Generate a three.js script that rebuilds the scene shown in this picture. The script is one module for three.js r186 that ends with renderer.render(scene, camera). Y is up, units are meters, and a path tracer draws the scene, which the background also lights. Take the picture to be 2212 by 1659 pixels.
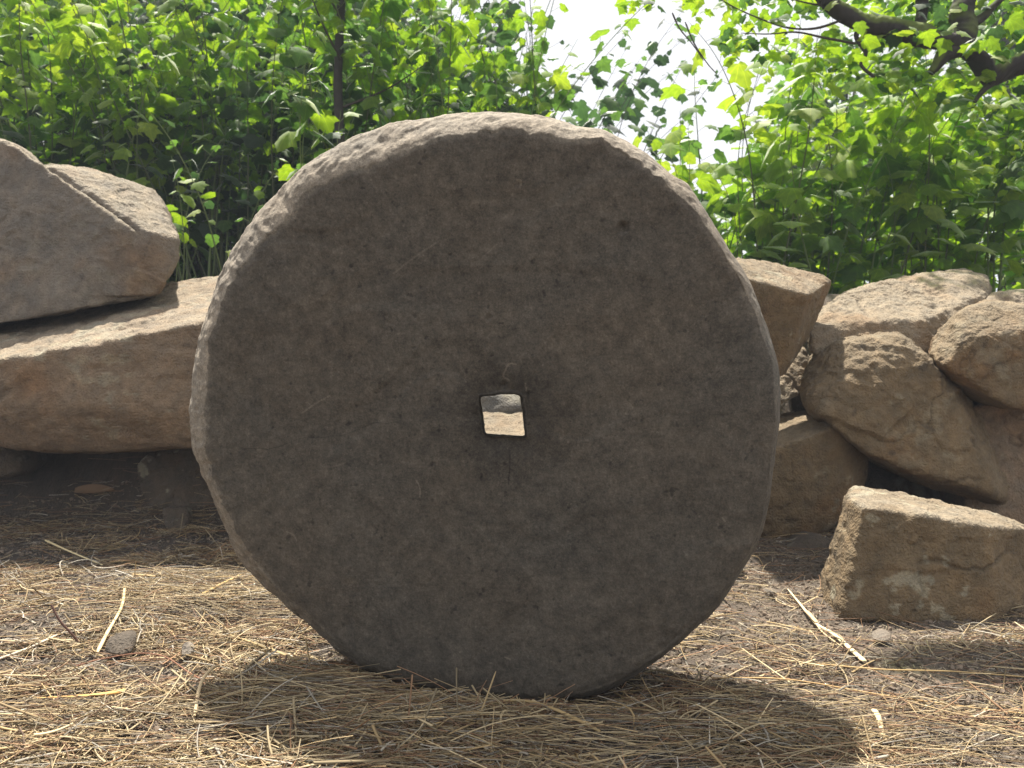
import * as THREE from 'three';
import { ConvexHull } from 'three/addons/math/ConvexHull.js';
import { mergeGeometries, mergeVertices } from 'three/addons/utils/BufferGeometryUtils.js';

// ------------------------------------------------------------------ camera, sky, sun, exposure
const scene = new THREE.Scene();
const EYE = 0.54, FOCAL = 1640;                       // eye height (m); focal length for a picture 2212 wide
const camera = new THREE.PerspectiveCamera(2 * Math.atan(829.5 / FOCAL) * 180 / Math.PI, 4 / 3, 0.05, 400);
camera.position.set(0, EYE, 0);
camera.lookAt(0, EYE, -1);
camera.focus = 1.32; camera.userData.fStop = 9;
scene.add(camera);
const renderer = new THREE.WebGLRenderer({ antialias: true });
renderer.toneMapping = THREE.LinearToneMapping;
renderer.toneMappingExposure = 2.4;
renderer.shadowMap.enabled = true;
const SUN = new THREE.Vector3(-0.11, 0.93, -0.27).normalize();
{ // bright hazy summer sky: brighter towards the sun, paler near the horizon
  const W = 512, H = 256, a = new Float32Array(W * H * 4);
  for (let j = 0; j < H; j++) for (let i = 0; i < W; i++) {
    const el = ((j + 0.5) / H - 0.5) * Math.PI, az = ((i + 0.5) / W - 0.5) * 2 * Math.PI;
    const d = new THREE.Vector3(Math.cos(el) * Math.cos(az), Math.sin(el), Math.cos(el) * Math.sin(az));
    const c = Math.max(0, d.dot(SUN)), up = Math.max(0, d.y);
    const g = 0.51 + 0.13 * c * c + 0.4 * Math.pow(c, 14), k = 1.06 - 0.36 * Math.sqrt(up);
    const o = (j * W + i) * 4;
    a[o] = g * k * 0.99; a[o + 1] = g * k; a[o + 2] = g * (k + 0.03); a[o + 3] = 1;
    if (el < 0) { a[o] = 0.10; a[o + 1] = 0.09; a[o + 2] = 0.07; }
  }
  const t = new THREE.DataTexture(a, W, H, THREE.RGBAFormat, THREE.FloatType);
  t.mapping = THREE.EquirectangularReflectionMapping; t.magFilter = THREE.LinearFilter; t.needsUpdate = true;
  scene.background = t; scene.environment = t;
}
const sun = new THREE.DirectionalLight(new THREE.Color(1, 0.94, 0.84), 5);
sun.position.copy(SUN).multiplyScalar(20); sun.castShadow = true; sun.shadow.radius = 3; sun.name = 'sun';
Object.assign(sun.shadow.camera, { left: -8, right: 8, top: 8, bottom: -8, near: 1, far: 60 });
sun.shadow.mapSize.set(4096, 4096);
scene.add(sun, sun.target);

// ------------------------------------------------------------------ helpers
function rng(seed) { let s = seed >>> 0; return () => { s = (s + 0x6D2B79F5) >>> 0; let t = s; t = Math.imul(t ^ t >>> 15, t | 1); t ^= t + Math.imul(t ^ t >>> 7, t | 61); return ((t ^ t >>> 14) >>> 0) / 4294967296; }; }
const PERM = (() => { const r = rng(77), p = new Uint8Array(512), q = [...Array(256).keys()]; for (let i = 255; i > 0; i--) { const j = Math.floor(r() * (i + 1)); [q[i], q[j]] = [q[j], q[i]]; } for (let i = 0; i < 512; i++) p[i] = q[i & 255]; return p; })();
const fade = t => t * t * t * (t * (t * 6 - 15) + 10), mix = (a, b, t) => a + (b - a) * t, clamp = (x, a = 0, b = 1) => Math.min(b, Math.max(a, x));
const sstep = (a, b, x) => { const t = clamp((x - a) / (b - a)); return t * t * (3 - 2 * t); };
function gr(h, x, y, z) { h &= 15; const u = h < 8 ? x : y, v = h < 4 ? y : (h === 12 || h === 14 ? x : z); return ((h & 1) ? -u : u) + ((h & 2) ? -v : v); }
function noise(x, y, z) {                              // gradient noise, about -1..1
  const X = Math.floor(x), Y = Math.floor(y), Z = Math.floor(z); x -= X; y -= Y; z -= Z;
  const u = fade(x), v = fade(y), w = fade(z), P = PERM, i = X & 255, j = Y & 255, k = Z & 255;
  const A = P[i] + j, AA = P[A & 255] + k, AB = P[A + 1 & 255] + k, B = P[i + 1] + j, BA = P[B & 255] + k, BB = P[B + 1 & 255] + k;
  return mix(mix(mix(gr(P[AA & 255], x, y, z), gr(P[BA & 255], x - 1, y, z), u), mix(gr(P[AB & 255], x, y - 1, z), gr(P[BB & 255], x - 1, y - 1, z), u), v),
    mix(mix(gr(P[AA + 1 & 255], x, y, z - 1), gr(P[BA + 1 & 255], x - 1, y, z - 1), u), mix(gr(P[AB + 1 & 255], x, y - 1, z - 1), gr(P[BB + 1 & 255], x - 1, y - 1, z - 1), u), v), w);
}
function fbm(x, y, z, n = 4) { let a = 1, s = 0, f = 1, t = 0; for (let i = 0; i < n; i++) { s += a * noise(x * f + 17.3 * i, y * f - 9.1 * i, z * f + 4.7 * i); t += a; a *= 0.5; f *= 2.03; } return s / t; }
function ridge(x, y, z, n = 3) { let a = 1, s = 0, f = 1, t = 0; for (let i = 0; i < n; i++) { s += a * (1 - Math.abs(noise(x * f + 31 * i, y * f, z * f - 13 * i)) * 2); t += a; a *= 0.5; f *= 2.1; } return s / t; }
const at = (x, y, d) => new THREE.Vector3((x - 1106) / FOCAL * d, EYE - (y - 830) / FOCAL * d, -d);   // survey point: bearing, height and distance -> metres
const used = {};
function numbered(n) { used[n] = (used[n] ?? -1) + 1; return used[n] ? `${n}_${String(used[n]).padStart(3, '0')}` : n; }
function tag(o, label, category, group, kind) { if (label) o.userData.label = label; if (category) o.userData.category = category; if (group) o.userData.group = group; if (kind) o.userData.kind = kind; return o; }
function shade(o) { o.traverse(m => { if (m.isMesh) { m.castShadow = true; m.receiveShadow = true; } }); return o; }
function top(o, name) { o.name = numbered(name); scene.add(o); return o; }

// tileable grain textures -----------------------------------------------------------------
function pnoise(x, y, px, py, s) {                     // periodic gradient noise
  const X = Math.floor(x), Y = Math.floor(y); x -= X; y -= Y;
  const h = (i, j) => PERM[(PERM[((i % px + px) % px + s) & 255] + ((j % py + py) % py)) & 255];
  const u = fade(x), v = fade(y), g = (h0, a, b) => { const t = h0 / 256 * 6.2832; return Math.cos(t) * a + Math.sin(t) * b; };
  return 1.5 * mix(mix(g(h(X, Y), x, y), g(h(X + 1, Y), x - 1, y), u), mix(g(h(X, Y + 1), x, y - 1), g(h(X + 1, Y + 1), x - 1, y - 1), u), v);
}
function tex(N, f, srgb) {
  const a = new Uint8Array(N * N * 4);
  for (let j = 0; j < N; j++) for (let i = 0; i < N; i++) { const c = f(i / N, j / N, i, j), o = (j * N + i) * 4; a[o] = clamp(c[0], 0, 255); a[o + 1] = clamp(c[1], 0, 255); a[o + 2] = clamp(c[2], 0, 255); a[o + 3] = 255; }
  const t = new THREE.DataTexture(a, N, N); t.wrapS = t.wrapT = THREE.RepeatWrapping; t.magFilter = THREE.LinearFilter; if (srgb) t.colorSpace = THREE.SRGBColorSpace; t.needsUpdate = true; return t;
}
const gR = rng(5), white = new Float32Array(1024 * 1024).map(() => gR());
const grainAt = (u, v) => 0.34 * pnoise(u * 24, v * 24, 24, 24, 3) + 0.3 * pnoise(u * 64, v * 64, 64, 64, 9) + 0.34 * pnoise(u * 150, v * 150, 150, 150, 21) + 0.2 * pnoise(u * 240, v * 240, 240, 240, 40);
const GRAIN = new Float32Array(1024 * 1024); for (let j = 0; j < 1024; j++) for (let i = 0; i < 1024; i++) GRAIN[j * 1024 + i] = grainAt(i / 1024, j / 1024);
const grain = (i, j) => GRAIN[(j & 1023) * 1024 + (i & 1023)];
const rockColor = tex(1024, (u, v, i, j) => {          // fine speckle that multiplies the vertex colours
  const g = grain(i, j), w = white[j * 1024 + i] - 0.5, blot = pnoise(u * 9, v * 9, 9, 9, 60);
  let b = 214 + 46 * g + 20 * w + 10 * blot; if (pnoise(u * 110, v * 110, 110, 110, 90) > 0.62) b -= 42;
  return [b + 4 * blot, b, b - 5 * blot];
}, true);
const rockBump = tex(1024, (u, v, i, j) => {
  let h = 128 + 70 * grain(i, j) + 46 * (1 - Math.abs(pnoise(u * 40, v * 40, 40, 40, 33)) * 2) - 23 + 14 * (white[j * 1024 + i] - 0.5);
  if (pnoise(u * 70, v * 70, 70, 70, 12) > 0.55) h -= 40;
  return [h, h, h];
});
const rockMat = new THREE.MeshStandardMaterial({ vertexColors: true, map: rockColor, bumpMap: rockBump, bumpScale: 0.008, roughness: 0.95 });
rockMat.name = 'sandstone';

function boxUV(g, scale) {                              // uv in metres from the dominant side of each face
  g.computeBoundingBox(); const p = g.attributes.position, n = g.attributes.normal, uv = new Float32Array(p.count * 2);
  for (let i = 0; i < p.count; i += 3) {
    let x = 0, y = 0, z = 0; for (let k = 0; k < 3; k++) { x += n.getX(i + k); y += n.getY(i + k); z += n.getZ(i + k); }
    const ax = Math.abs(x), ay = Math.abs(y), az = Math.abs(z);
    for (let k = 0; k < 3; k++) { const q = i + k, [a, b] = az >= ax && az >= ay ? [p.getX(q), p.getY(q)] : ax >= ay ? [p.getZ(q) + 0.3, p.getY(q)] : [p.getX(q) + 0.2, p.getZ(q)]; uv[q * 2] = a / scale; uv[q * 2 + 1] = b / scale; }
  }
  g.setAttribute('uv', new THREE.BufferAttribute(uv, 2)); return g;
}

// ------------------------------------------------------------------ the ground
const STONE_D = 1.27, STONE_C = at(1062, 884, STONE_D);
function groundY(x, z) {
  const d = -z, t = sstep(2.55, 3.25, d + 0.12 * noise(x * 1.3, 2, 5) - 0.10 * sstep(0.2, 1.2, x));
  let y = 0.018 * fbm(x * 1.6, 0.3, z * 1.6, 2) + 0.012 * fbm(x * 5, 4.1, z * 5, 2);
  const hump = (cx, cd, rx, rz, h) => h * Math.exp(-(((x - cx) / rx) ** 2) - (((d - cd) / rz) ** 2));
  y += hump(-0.62, 1.85, 0.38, 0.22, 0.030) + hump(-0.75, 1.18, 0.5, 0.16, 0.022) + hump(-0.35, 1.27, 0.16, 0.07, 0.018) - hump(-0.10, 1.33, 0.20, 0.07, 0.020) - hump(0.08, 1.31, 0.22, 0.07, 0.016) - hump(0.95, 1.74, 0.4, 0.12, 0.022) + hump(0.15, 1.17, 0.5, 0.07, 0.012);
  y += 0.05 * sstep(1.9, 2.6, d);
  const fine = 0.0045 * fbm(x * 22, 9.7, z * 22, 3) + 0.0035 * ridge(x * 34, 3.3, z * 34, 2);
  return mix(y, 0.90 + 0.12 * fbm(x * 0.8, 7, z * 0.8, 3) + 0.10 * sstep(3.2, 5, d), t) + fine;
}
{
  const axis = (lo, hi, step, far, n, sign) => { const v = []; for (let q = lo; q <= hi + 1e-6; q += step) v.push(q); for (let i = 1; i <= n; i++) v.push(hi + (far - hi) * Math.pow(i / n, 3.2)); return v; };
  const half = axis(0, 2.3, 0.0135, 180, 34), xs = [...half.slice(1).map(q => -q).reverse(), ...half];
  const zf = axis(0.7, 3.3, 0.0125, 240, 40), zs = [60, 25, 10, 4, 2, 1, 0.2, -0.3, -0.5, ...zf.map(q => -q)];
  const nx = xs.length, nz = zs.length, pos = new Float32Array(nx * nz * 3), col = new Float32Array(nx * nz * 3), uv = new Float32Array(nx * nz * 2), idx = [];
  for (let j = 0; j < nz; j++) for (let i = 0; i < nx; i++) {
    const o = j * nx + i, x = xs[i], z = zs[j]; pos[o * 3] = x; pos[o * 3 + 1] = groundY(x, z); pos[o * 3 + 2] = z; uv[o * 2] = x / 0.5; uv[o * 2 + 1] = z / 0.5;
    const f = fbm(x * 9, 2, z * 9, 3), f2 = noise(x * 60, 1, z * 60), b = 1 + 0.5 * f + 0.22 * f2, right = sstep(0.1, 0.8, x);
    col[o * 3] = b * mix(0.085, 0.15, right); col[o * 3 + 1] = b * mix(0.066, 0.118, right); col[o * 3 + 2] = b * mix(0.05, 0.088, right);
  }
  for (let j = 0; j < nz - 1; j++) for (let i = 0; i < nx - 1; i++) { const a = j * nx + i; idx.push(a, a + 1, a + nx, a + 1, a + nx + 1, a + nx); }
  const g = new THREE.BufferGeometry(); g.setAttribute('position', new THREE.BufferAttribute(pos, 3)); g.setAttribute('color', new THREE.BufferAttribute(col, 3)); g.setAttribute('uv', new THREE.BufferAttribute(uv, 2)); g.setIndex(idx); g.computeVertexNormals();
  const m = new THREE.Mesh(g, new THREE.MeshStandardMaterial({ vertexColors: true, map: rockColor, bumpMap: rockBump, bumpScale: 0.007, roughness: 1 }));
  top(m, 'ground'); tag(m, 'bare brown earth under the straw, rising to a terrace behind the stones', 'ground', null, 'structure'); m.receiveShadow = true; m.castShadow = true;
}

// ------------------------------------------------------------------ the millstone
{
  const LEAN = 6 * Math.PI / 180, YAW = -6 * Math.PI / 180, T = 0.175;
  const n = new THREE.Vector3(Math.sin(YAW) * Math.cos(LEAN), -Math.sin(LEAN), Math.cos(YAW) * Math.cos(LEAN));   // face normal, towards the viewer and a little down
  const ex = new THREE.Vector3(Math.cos(YAW), 0, -Math.sin(YAW)), ey = new THREE.Vector3().crossVectors(n, ex);
  const eye = new THREE.Vector3(0, EYE, 0);
  const local = (px, py, w) => {                       // survey point on the plane w behind the face -> the stone's own axes
    const dir = at(px, py, 1).sub(eye), t = (STONE_C.clone().addScaledVector(n, -w).sub(eye)).dot(n) / dir.dot(n);
    const q = dir.multiplyScalar(t).add(eye).sub(STONE_C); return [q.dot(ex), q.dot(ey)];
  };
  function loop(pts, w, round) {                       // closed polar curve through the points
    const q = pts.map(([x, y, ww]) => { const [a, b] = local(x, y, ww ?? w); return [Math.atan2(b, a), Math.hypot(a, b)]; }).sort((a, b) => a[0] - b[0]);
    const N = q.length;
    return t => {
      while (t < q[0][0]) t += 2 * Math.PI; while (t >= q[0][0] + 2 * Math.PI) t -= 2 * Math.PI;
      let i = N - 1; while (q[i][0] > t) i--;
      const P = k => { const m = ((k % N) + N) % N; return [q[m][0] + 2 * Math.PI * Math.floor(k / N), q[m][1]]; };
      const [a0, r0] = P(i - 1), [a1, r1] = P(i), [a2, r2] = P(i + 1), [a3, r3] = P(i + 2), u = (t - a1) / (a2 - a1), m1 = (r2 - r0) / (a2 - a0) * (a2 - a1), m2 = (r3 - r1) / (a3 - a1) * (a2 - a1);
      const u2 = u * u, u3 = u2 * u; return (2 * u3 - 3 * u2 + 1) * r1 + (u3 - 2 * u2 + u) * m1 * round + (3 * u2 - 2 * u3) * r2 + (u3 - u2) * m2 * round;
    };
  }
  const faceEdge = loop([[1121, 281], [1180, 292], [1228, 303], [1262, 299], [1290, 296], [1330, 318], [1372, 346], [1410, 374], [1447, 404], [1505, 462], [1562, 545], [1604, 615], [1640, 700], [1668, 800], [1674, 900], [1664, 1000], [1653, 1080], [1632, 1160], [1594, 1230], [1540, 1308], [1474, 1370], [1410, 1424], [1330, 1470], [1250, 1500], [1160, 1513], [1060, 1507], [960, 1492], [860, 1466], [800, 1440], [742, 1398], [660, 1322], [592, 1262], [540, 1200], [498, 1120], [466, 1045], [446, 975], [441, 900], [447, 820], [452, 740], [474, 665], [505, 600], [560, 530], [632, 462], [650, 425], [715, 388], [787, 360], [860, 330], [930, 306], [1030, 286]], 0, 0.8);
  const outEdge = loop([[1085, 240], [1170, 249], [1250, 270], [1300, 280], [1350, 303], [1400, 335], [1450, 377], [1485, 398], [1522, 452], [1576, 538], [1616, 602], [1652, 690], [1682, 800], [1684, 900], [1672, 1000], [1660, 1082], [1640, 1162], [1602, 1234], [1550, 1310], [1482, 1374], [1420, 1428], [1340, 1478], [1250, 1508], [1150, 1522], [1050, 1514], [950, 1498], [850, 1470], [795, 1448], [735, 1408], [648, 1334], [578, 1274], [520, 1208], [480, 1126], [448, 1048], [420, 972], [407, 900], [412, 820], [428, 735], [452, 655], [480, 585], [528, 497], [590, 420], [655, 358], [740, 310], [850, 267], [960, 247]], 0.055, 1);
  const hole = loop([[1035, 852], [1060, 846], [1116, 845], [1123, 870], [1128, 900], [1136, 940], [1095, 944], [1050, 950], [1042, 910], [1037, 880]], 0, 0.3);
  const NP = 1100, R = rng(12), hc = local(1086, 897, 0);
  // sections of the profile: [kind, steps]
  const rows = [];
  for (let i = 0; i <= 14; i++) rows.push(['tube', 1 - i / 14]);
  for (let i = 1; i <= 190; i++) rows.push(['face', i / 190]);
  for (let i = 1; i <= 22; i++) rows.push(['chamfer', i / 22]);
  for (let i = 1; i <= 24; i++) rows.push(['rim', i / 24]);
  for (let i = 1; i <= 20; i++) rows.push(['back', i / 20]);
  const M = rows.length, pos = new Float32Array((NP + 1) * M * 3), uv = new Float32Array((NP + 1) * M * 2), col = new Float32Array((NP + 1) * M * 3), idx = [];
  for (let i = 0; i <= NP; i++) {
    const f = i % NP / NP * 2 * Math.PI, fc = Math.cos(f), fs = Math.sin(f), ro = outEdge(f), rh = hole(f), rf = Math.min(faceEdge(f) + 0.006 * fbm(fc * 9, fs * 9, 1, 4) + 0.010 * fbm(fc * 24, fs * 24, 5, 3) * sstep(-0.2, 0.5, fs - fc), ro - 0.003);
    // the hole's outline about its own centre
    let hx, hy; { const t = f; let lo = 0; const h = Math.max(Math.abs(Math.cos(t + 0.06)), Math.abs(Math.sin(t + 0.06))); const rr = Math.min(0.0355 / Math.pow(Math.pow(Math.abs(Math.cos(t + 0.05)), 16) + Math.pow(Math.abs(Math.sin(t + 0.05)), 16), 1 / 16), 0.051) * (1 + 0.06 * fbm(fc * 3, fs * 3, 8, 3)); hx = hc[0] + rr * fc + 0.15 * rr * fs * -1; hy = hc[1] + rr * fs * 1.02 - (fc < 0 && fs > 0 ? 0.006 * fs * -fc * 2 : 0); }
    let s = 0, px = 0, py = 0, pz = 0;
    for (let j = 0; j < M; j++) {
      const [kind, t] = rows[j]; let x, y, z, amp;
      const ox = ro * fc, oy = ro * fs, gx = rf * fc, gy = rf * fs;
      if (kind === 'tube') {                            // bore: rises and narrows slightly towards the back
        const b = t; x = hx + (hx - hc[0]) * 0.07 * b - 0.021 * b; y = hy + (hy - hc[1]) * 0.07 * b - 0.024 * b; z = -T * b; amp = 0.0012;
        
      } else if (kind === 'face') {
        const e = Math.pow(t, 0.9); x = mix(hx, gx, e); y = mix(hy, gy, e);
        z = 0.0045 * fbm(x * 3.2, y * 3.2, 3, 3) + 0.0018 * fbm(x * 16, y * 16, 6, 3); const q = Math.hypot(x - hc[0], y - hc[1]);
        z -= 0.006 * sstep(0.085, 0.03, q) * (1 + fbm(x * 25, y * 25, 4, 2)); z -= 0.003 * Math.pow(sstep(0.96, 1, t), 2);
        z -= 0.005 * sstep(0.5, 0.7, ridge(x * 5, y * 5, 11, 1) - 0.4 * Math.hypot(x, y)) * 0.5;
        amp = 0.0006;
        const pit = (a, b, r, h) => { const d = Math.hypot(x - a, y - b) / r; if (d < 1) z -= h * (1 - d * d); };
        pit(...local(1347, 492, 0), 0.011, 0.009); pit(...local(1087, 833, 0), 0.007, 0.006); pit(...local(1140, 852, 0), 0.005, 0.005); pit(...local(1055, 686, 0), 0.006, 0.004); pit(...local(1120, 398, 0), 0.006, 0.003);
      } else if (kind === 'chamfer') {
        const kk = Math.sin(t * Math.PI / 2) * 0.35 + t * 0.65; x = mix(gx, ox, kk); y = mix(gy, oy, kk); z = -0.003 - 0.055 * Math.pow(t, 1.35); amp = 0.003 + 0.11 * clamp(ro - rf - 0.010, 0, 0.045);
      } else if (kind === 'rim') { const k = 1 - 0.05 * sstep(0.4, 1, t); x = ox * k; y = oy * k; z = mix(-0.058, -T, t); amp = 0.0045; }
      else { const k = 0.95 * (1 - t); x = mix(ox * 0.95, hx + (hx - hc[0]) * 0.07 - 0.021, t); y = mix(oy * 0.95, hy + (hy - hc[1]) * 0.07 - 0.024, t); z = -T - 0.01 * Math.sin(t * Math.PI); amp = 0.002 * Math.sin(t * Math.PI); }
      const rock = fbm(x * 9 + z * 6, y * 9, z * 16 + 2, 3) * 1.1 + 0.55 * fbm(x * 34 + y * 9, y * 34 - x * 9, z * 40, 4) + 0.4 * ridge(x * 40 + z * 30, y * 40 + z * 22, z * 60, 2) - 0.2, fade2 = kind === 'chamfer' ? Math.min(1, t * 3) : kind === 'face' ? 1 : 1;
      let k = amp * rock * fade2;
      if (kind === 'chamfer' || kind === 'rim') { x += fc * k * 0.45; y += fs * k * 0.45; if (kind === 'chamfer') z += k; } else if (kind === 'tube') { x += k * fc; y += k * fs; } else z += k;
      const o = i * M + j;
      if (j) s += Math.hypot(x - px, y - py, z - pz); px = x; py = y; pz = z;
      pos[o * 3] = x; pos[o * 3 + 1] = y; pos[o * 3 + 2] = z;
      const outR = kind === 'face' || kind === 'tube' ? [x + (kind === 'tube' ? z * fc : 0), y + (kind === 'tube' ? z * fs : 0)] : [gx + (s - Math.hypot(0, 0)) * 0, gy];
      if (kind === 'face' || kind === 'tube') { uv[o * 2] = outR[0] / 1.12 + 0.5; uv[o * 2 + 1] = outR[1] / 1.12 + 0.5; if (kind === 'face' && t === 1) s = rf; }
      else { uv[o * 2] = s * fc / 1.12 + 0.5; uv[o * 2 + 1] = s * fs / 1.12 + 0.5; }
      // warm and grey patches of the stone; paler broken rim with sunlight painted in at upper left
      const m1 = fbm(x * 3 + 3, y * 3, z * 3 + 9, 4), m2 = fbm(x * 11, y * 11 + 5, z * 11, 3), rawLit = kind === 'face' ? sstep(0.97, 1.02, t + 0.05 * m2) * 0.5 : kind === 'tube' ? sstep(0.25, 0.7, t) : 1;
      const b = (1 + 0.09 * m1 + 0.08 * m2) * mix(1, 1.8 + 1.0 * sstep(-0.2, 0.4, y - x * 0.5), rawLit * sstep(-0.46, -0.1, y - 0.6 * x));
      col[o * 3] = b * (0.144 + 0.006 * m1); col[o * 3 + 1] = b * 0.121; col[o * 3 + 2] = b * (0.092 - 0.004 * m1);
    }
  }
  for (let i = 0; i < NP; i++) for (let j = 0; j < M - 1; j++) { const a = i * M + j, b = a + M; idx.push(a, a + 1, b, a + 1, b + 1, b); }
  const g = new THREE.BufferGeometry(); g.setAttribute('position', new THREE.BufferAttribute(pos, 3)); g.setAttribute('uv', new THREE.BufferAttribute(uv, 2)); g.setAttribute('color', new THREE.BufferAttribute(col, 3)); g.setIndex(idx); g.computeVertexNormals();
  { const nn = g.attributes.normal; for (let j = 0; j < M; j++) for (const ax of ['X', 'Y', 'Z']) { const v = (nn['get' + ax](j) + nn['get' + ax](NP * M + j)) / 2; nn['set' + ax](j, v); nn['set' + ax](NP * M + j, v); } }
  // face texture: dark blotches, pits and a few pale scratches and bits of dry grass fibre stuck to it
  const N = 1400, marks = new Float32Array(N * N);
  const scratch = (x0, y0, x1, y1, v, w, bow) => { const [a, b] = local(x0, y0, 0), [c, d] = local(x1, y1, 0), L = Math.hypot(c - a, d - b), n2 = Math.ceil(L * 2600); for (let i = 0; i <= n2; i++) { const t = i / n2, q = bow * Math.sin(t * Math.PI), X = mix(a, c, t) - (d - b) * q, Y = mix(b, d, t) + (c - a) * q, U = Math.round((X / 1.12 + 0.5) * N), V = Math.round((Y / 1.12 + 0.5) * N); if (fbm(i * 0.05, v, x0, 2) < -0.25) continue; for (let e = -w; e <= w; e++) for (let e2 = -w; e2 <= w; e2++) marks[(V + e) * N + U + e2] = Math.max(marks[(V + e) * N + U + e2], v); } };
  scratch(850, 592, 942, 526, 34, 1, 0.02); scratch(1040, 560, 1075, 525, 24, 1, 0); scratch(652, 893, 712, 856, 42, 1, 0.03); scratch(900, 1040, 906, 1075, 60, 1, 0.1); scratch(618, 1150, 640, 1170, 50, 1, 0.2); scratch(1098, 822, 1092, 800, 60, 1, 0.4); scratch(1092, 800, 1114, 788, 60, 1, 0.3); scratch(1134, 830, 1136, 846, 60, 1, 0); scratch(1135, 858, 1126, 880, 46, 1, 0); scratch(840, 800, 838, 792, 50, 1, 0); scratch(1118, 390, 1124, 400, 60, 2, 0.3); scratch(1090, 1420, 1102, 1424, 80, 1, 0); scratch(850, 1080, 860, 1110, 26, 1, 0.2); scratch(1560, 1120, 1566, 1128, 50, 1, 0); scratch(760, 990, 700, 1010, 20, 1, 0.1);
  const faceTex = tex(N, (u, v, i, j) => {
    const x = (u - 0.5) * 1.12, y = (v - 0.5) * 1.12;
    const blot = fbm(x * 7, y * 7, 2.2, 4), blot2 = fbm(x * 26, y * 26, 7.7, 3), g = grain(i * 1.5 | 0, j * 1.5 | 0), w = white[(j & 1023) * 1024 + (i & 1023)] - 0.5;
    const vein = ridge(x * 30, y * 30, 17, 3); let b = 184 + 15 * blot + 22 * blot2 + 60 * g + 46 * w + 16 * vein;
    const sp = noise(x * 62, y * 62, 1.5) + 0.5 * noise(x * 130, y * 130, 4), dens = 0.62 - 0.25 * fbm(x * 4, y * 4, 12, 2); if (sp > dens) b -= 52 * sstep(dens, dens + 0.3, sp);
    const fib = noise(x * 55 + 3, y * 190, 8) * 0.6 + noise(x * 190, y * 60 + 7, 2) * 0.5; b += 15 * fib; const fs2 = noise(x * 170, y * 170, 31); if (fs2 > 0.34) b -= 26 * sstep(0.34, 0.6, fs2); else if (fs2 < -0.5) b += 26; const lite = noise(x * 75 + 9, y * 75, 21) + 0.4 * noise(x * 160, y * 160, 3); if (lite > 0.78) b += 30 * sstep(0.78, 0.95, lite);
    if (x > -0.44 && x < -0.16 && Math.abs(y + 0.03) < 0.06) { const hair = Math.abs(y + 0.05 - 0.16 * (x + 0.3) - 0.03 * fbm(x * 7, 2, 3, 4)); if (hair < 0.0011) b -= 26; }
    if (y < hc[1] - 0.06 && y > hc[1] - 0.12 && Math.abs(x - hc[0] - 0.01) < 0.02) { const h2 = Math.abs(x - (hc[0] + 0.01 + 0.006 * fbm(y * 20, 3, 3, 2))); if (h2 < 0.001) b -= 50; }
    const warm = fbm(x * 5 + 20, y * 5, 5, 3); b += marks[j * N + i];
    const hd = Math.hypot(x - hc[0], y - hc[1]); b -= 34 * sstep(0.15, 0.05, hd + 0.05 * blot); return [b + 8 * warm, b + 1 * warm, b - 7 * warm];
  }, true);
  const faceBump = tex(1024, (u, v, i, j) => {
    const x = (u - 0.5) * 1.12, y = (v - 0.5) * 1.12, sp = noise(x * 62, y * 62, 1.5) + 0.5 * noise(x * 130, y * 130, 4);
    let h = 140 + 40 * fbm(x * 45, y * 45, 3, 3) + 40 * ridge(x * 36, y * 36, 8, 2) - 20 + 30 * grain(i * 2, j * 2); if (sp > 0.5) h -= 30 * sstep(0.5, 0.9, sp); return [h, h, h];
  });
  const mat = new THREE.MeshStandardMaterial({ vertexColors: true, map: faceTex, bumpMap: faceBump, bumpScale: 0.0055, roughness: 0.95 }); mat.name = 'millstone';
  const m = new THREE.Mesh(g, mat); m.matrixAutoUpdate = true;
  const Rm = new THREE.Matrix4().makeBasis(ex, ey, n); m.quaternion.setFromRotationMatrix(Rm);
  // pivot at the foot of the stone
  const foot = new THREE.Vector3(0, -0.5, -T / 2); g.translate(-foot.x, -foot.y, -foot.z); m.position.copy(STONE_C).add(foot.clone().applyQuaternion(m.quaternion));
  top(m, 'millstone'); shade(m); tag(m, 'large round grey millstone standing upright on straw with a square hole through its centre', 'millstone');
}

// ------------------------------------------------------------------ rocks: rounded hulls with broken, noisy surfaces
const icoCache = {};
function ico(n) { if (!icoCache[n]) { const g = new THREE.IcosahedronGeometry(1, n); g.deleteAttribute('normal'); g.deleteAttribute('uv'); icoCache[n] = mergeVertices(g, 1e-5); } return icoCache[n]; }
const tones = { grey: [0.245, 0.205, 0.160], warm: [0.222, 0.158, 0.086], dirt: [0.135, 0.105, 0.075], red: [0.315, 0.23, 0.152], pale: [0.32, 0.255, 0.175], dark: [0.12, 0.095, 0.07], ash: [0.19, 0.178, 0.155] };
function convex(pts) {                                  // convex outline round the points
  const p = [...pts].sort((a, b) => a[0] - b[0] || a[1] - b[1]), cr = (o, a, b) => (a[0] - o[0]) * (b[1] - o[1]) - (a[1] - o[1]) * (b[0] - o[0]), half = q => { const h = []; for (const v of q) { while (h.length > 1 && cr(h[h.length - 2], h[h.length - 1], v) <= 0) h.pop(); h.push(v); } h.pop(); return h; };
  return [...half(p), ...half(p.reverse())];
}
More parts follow.
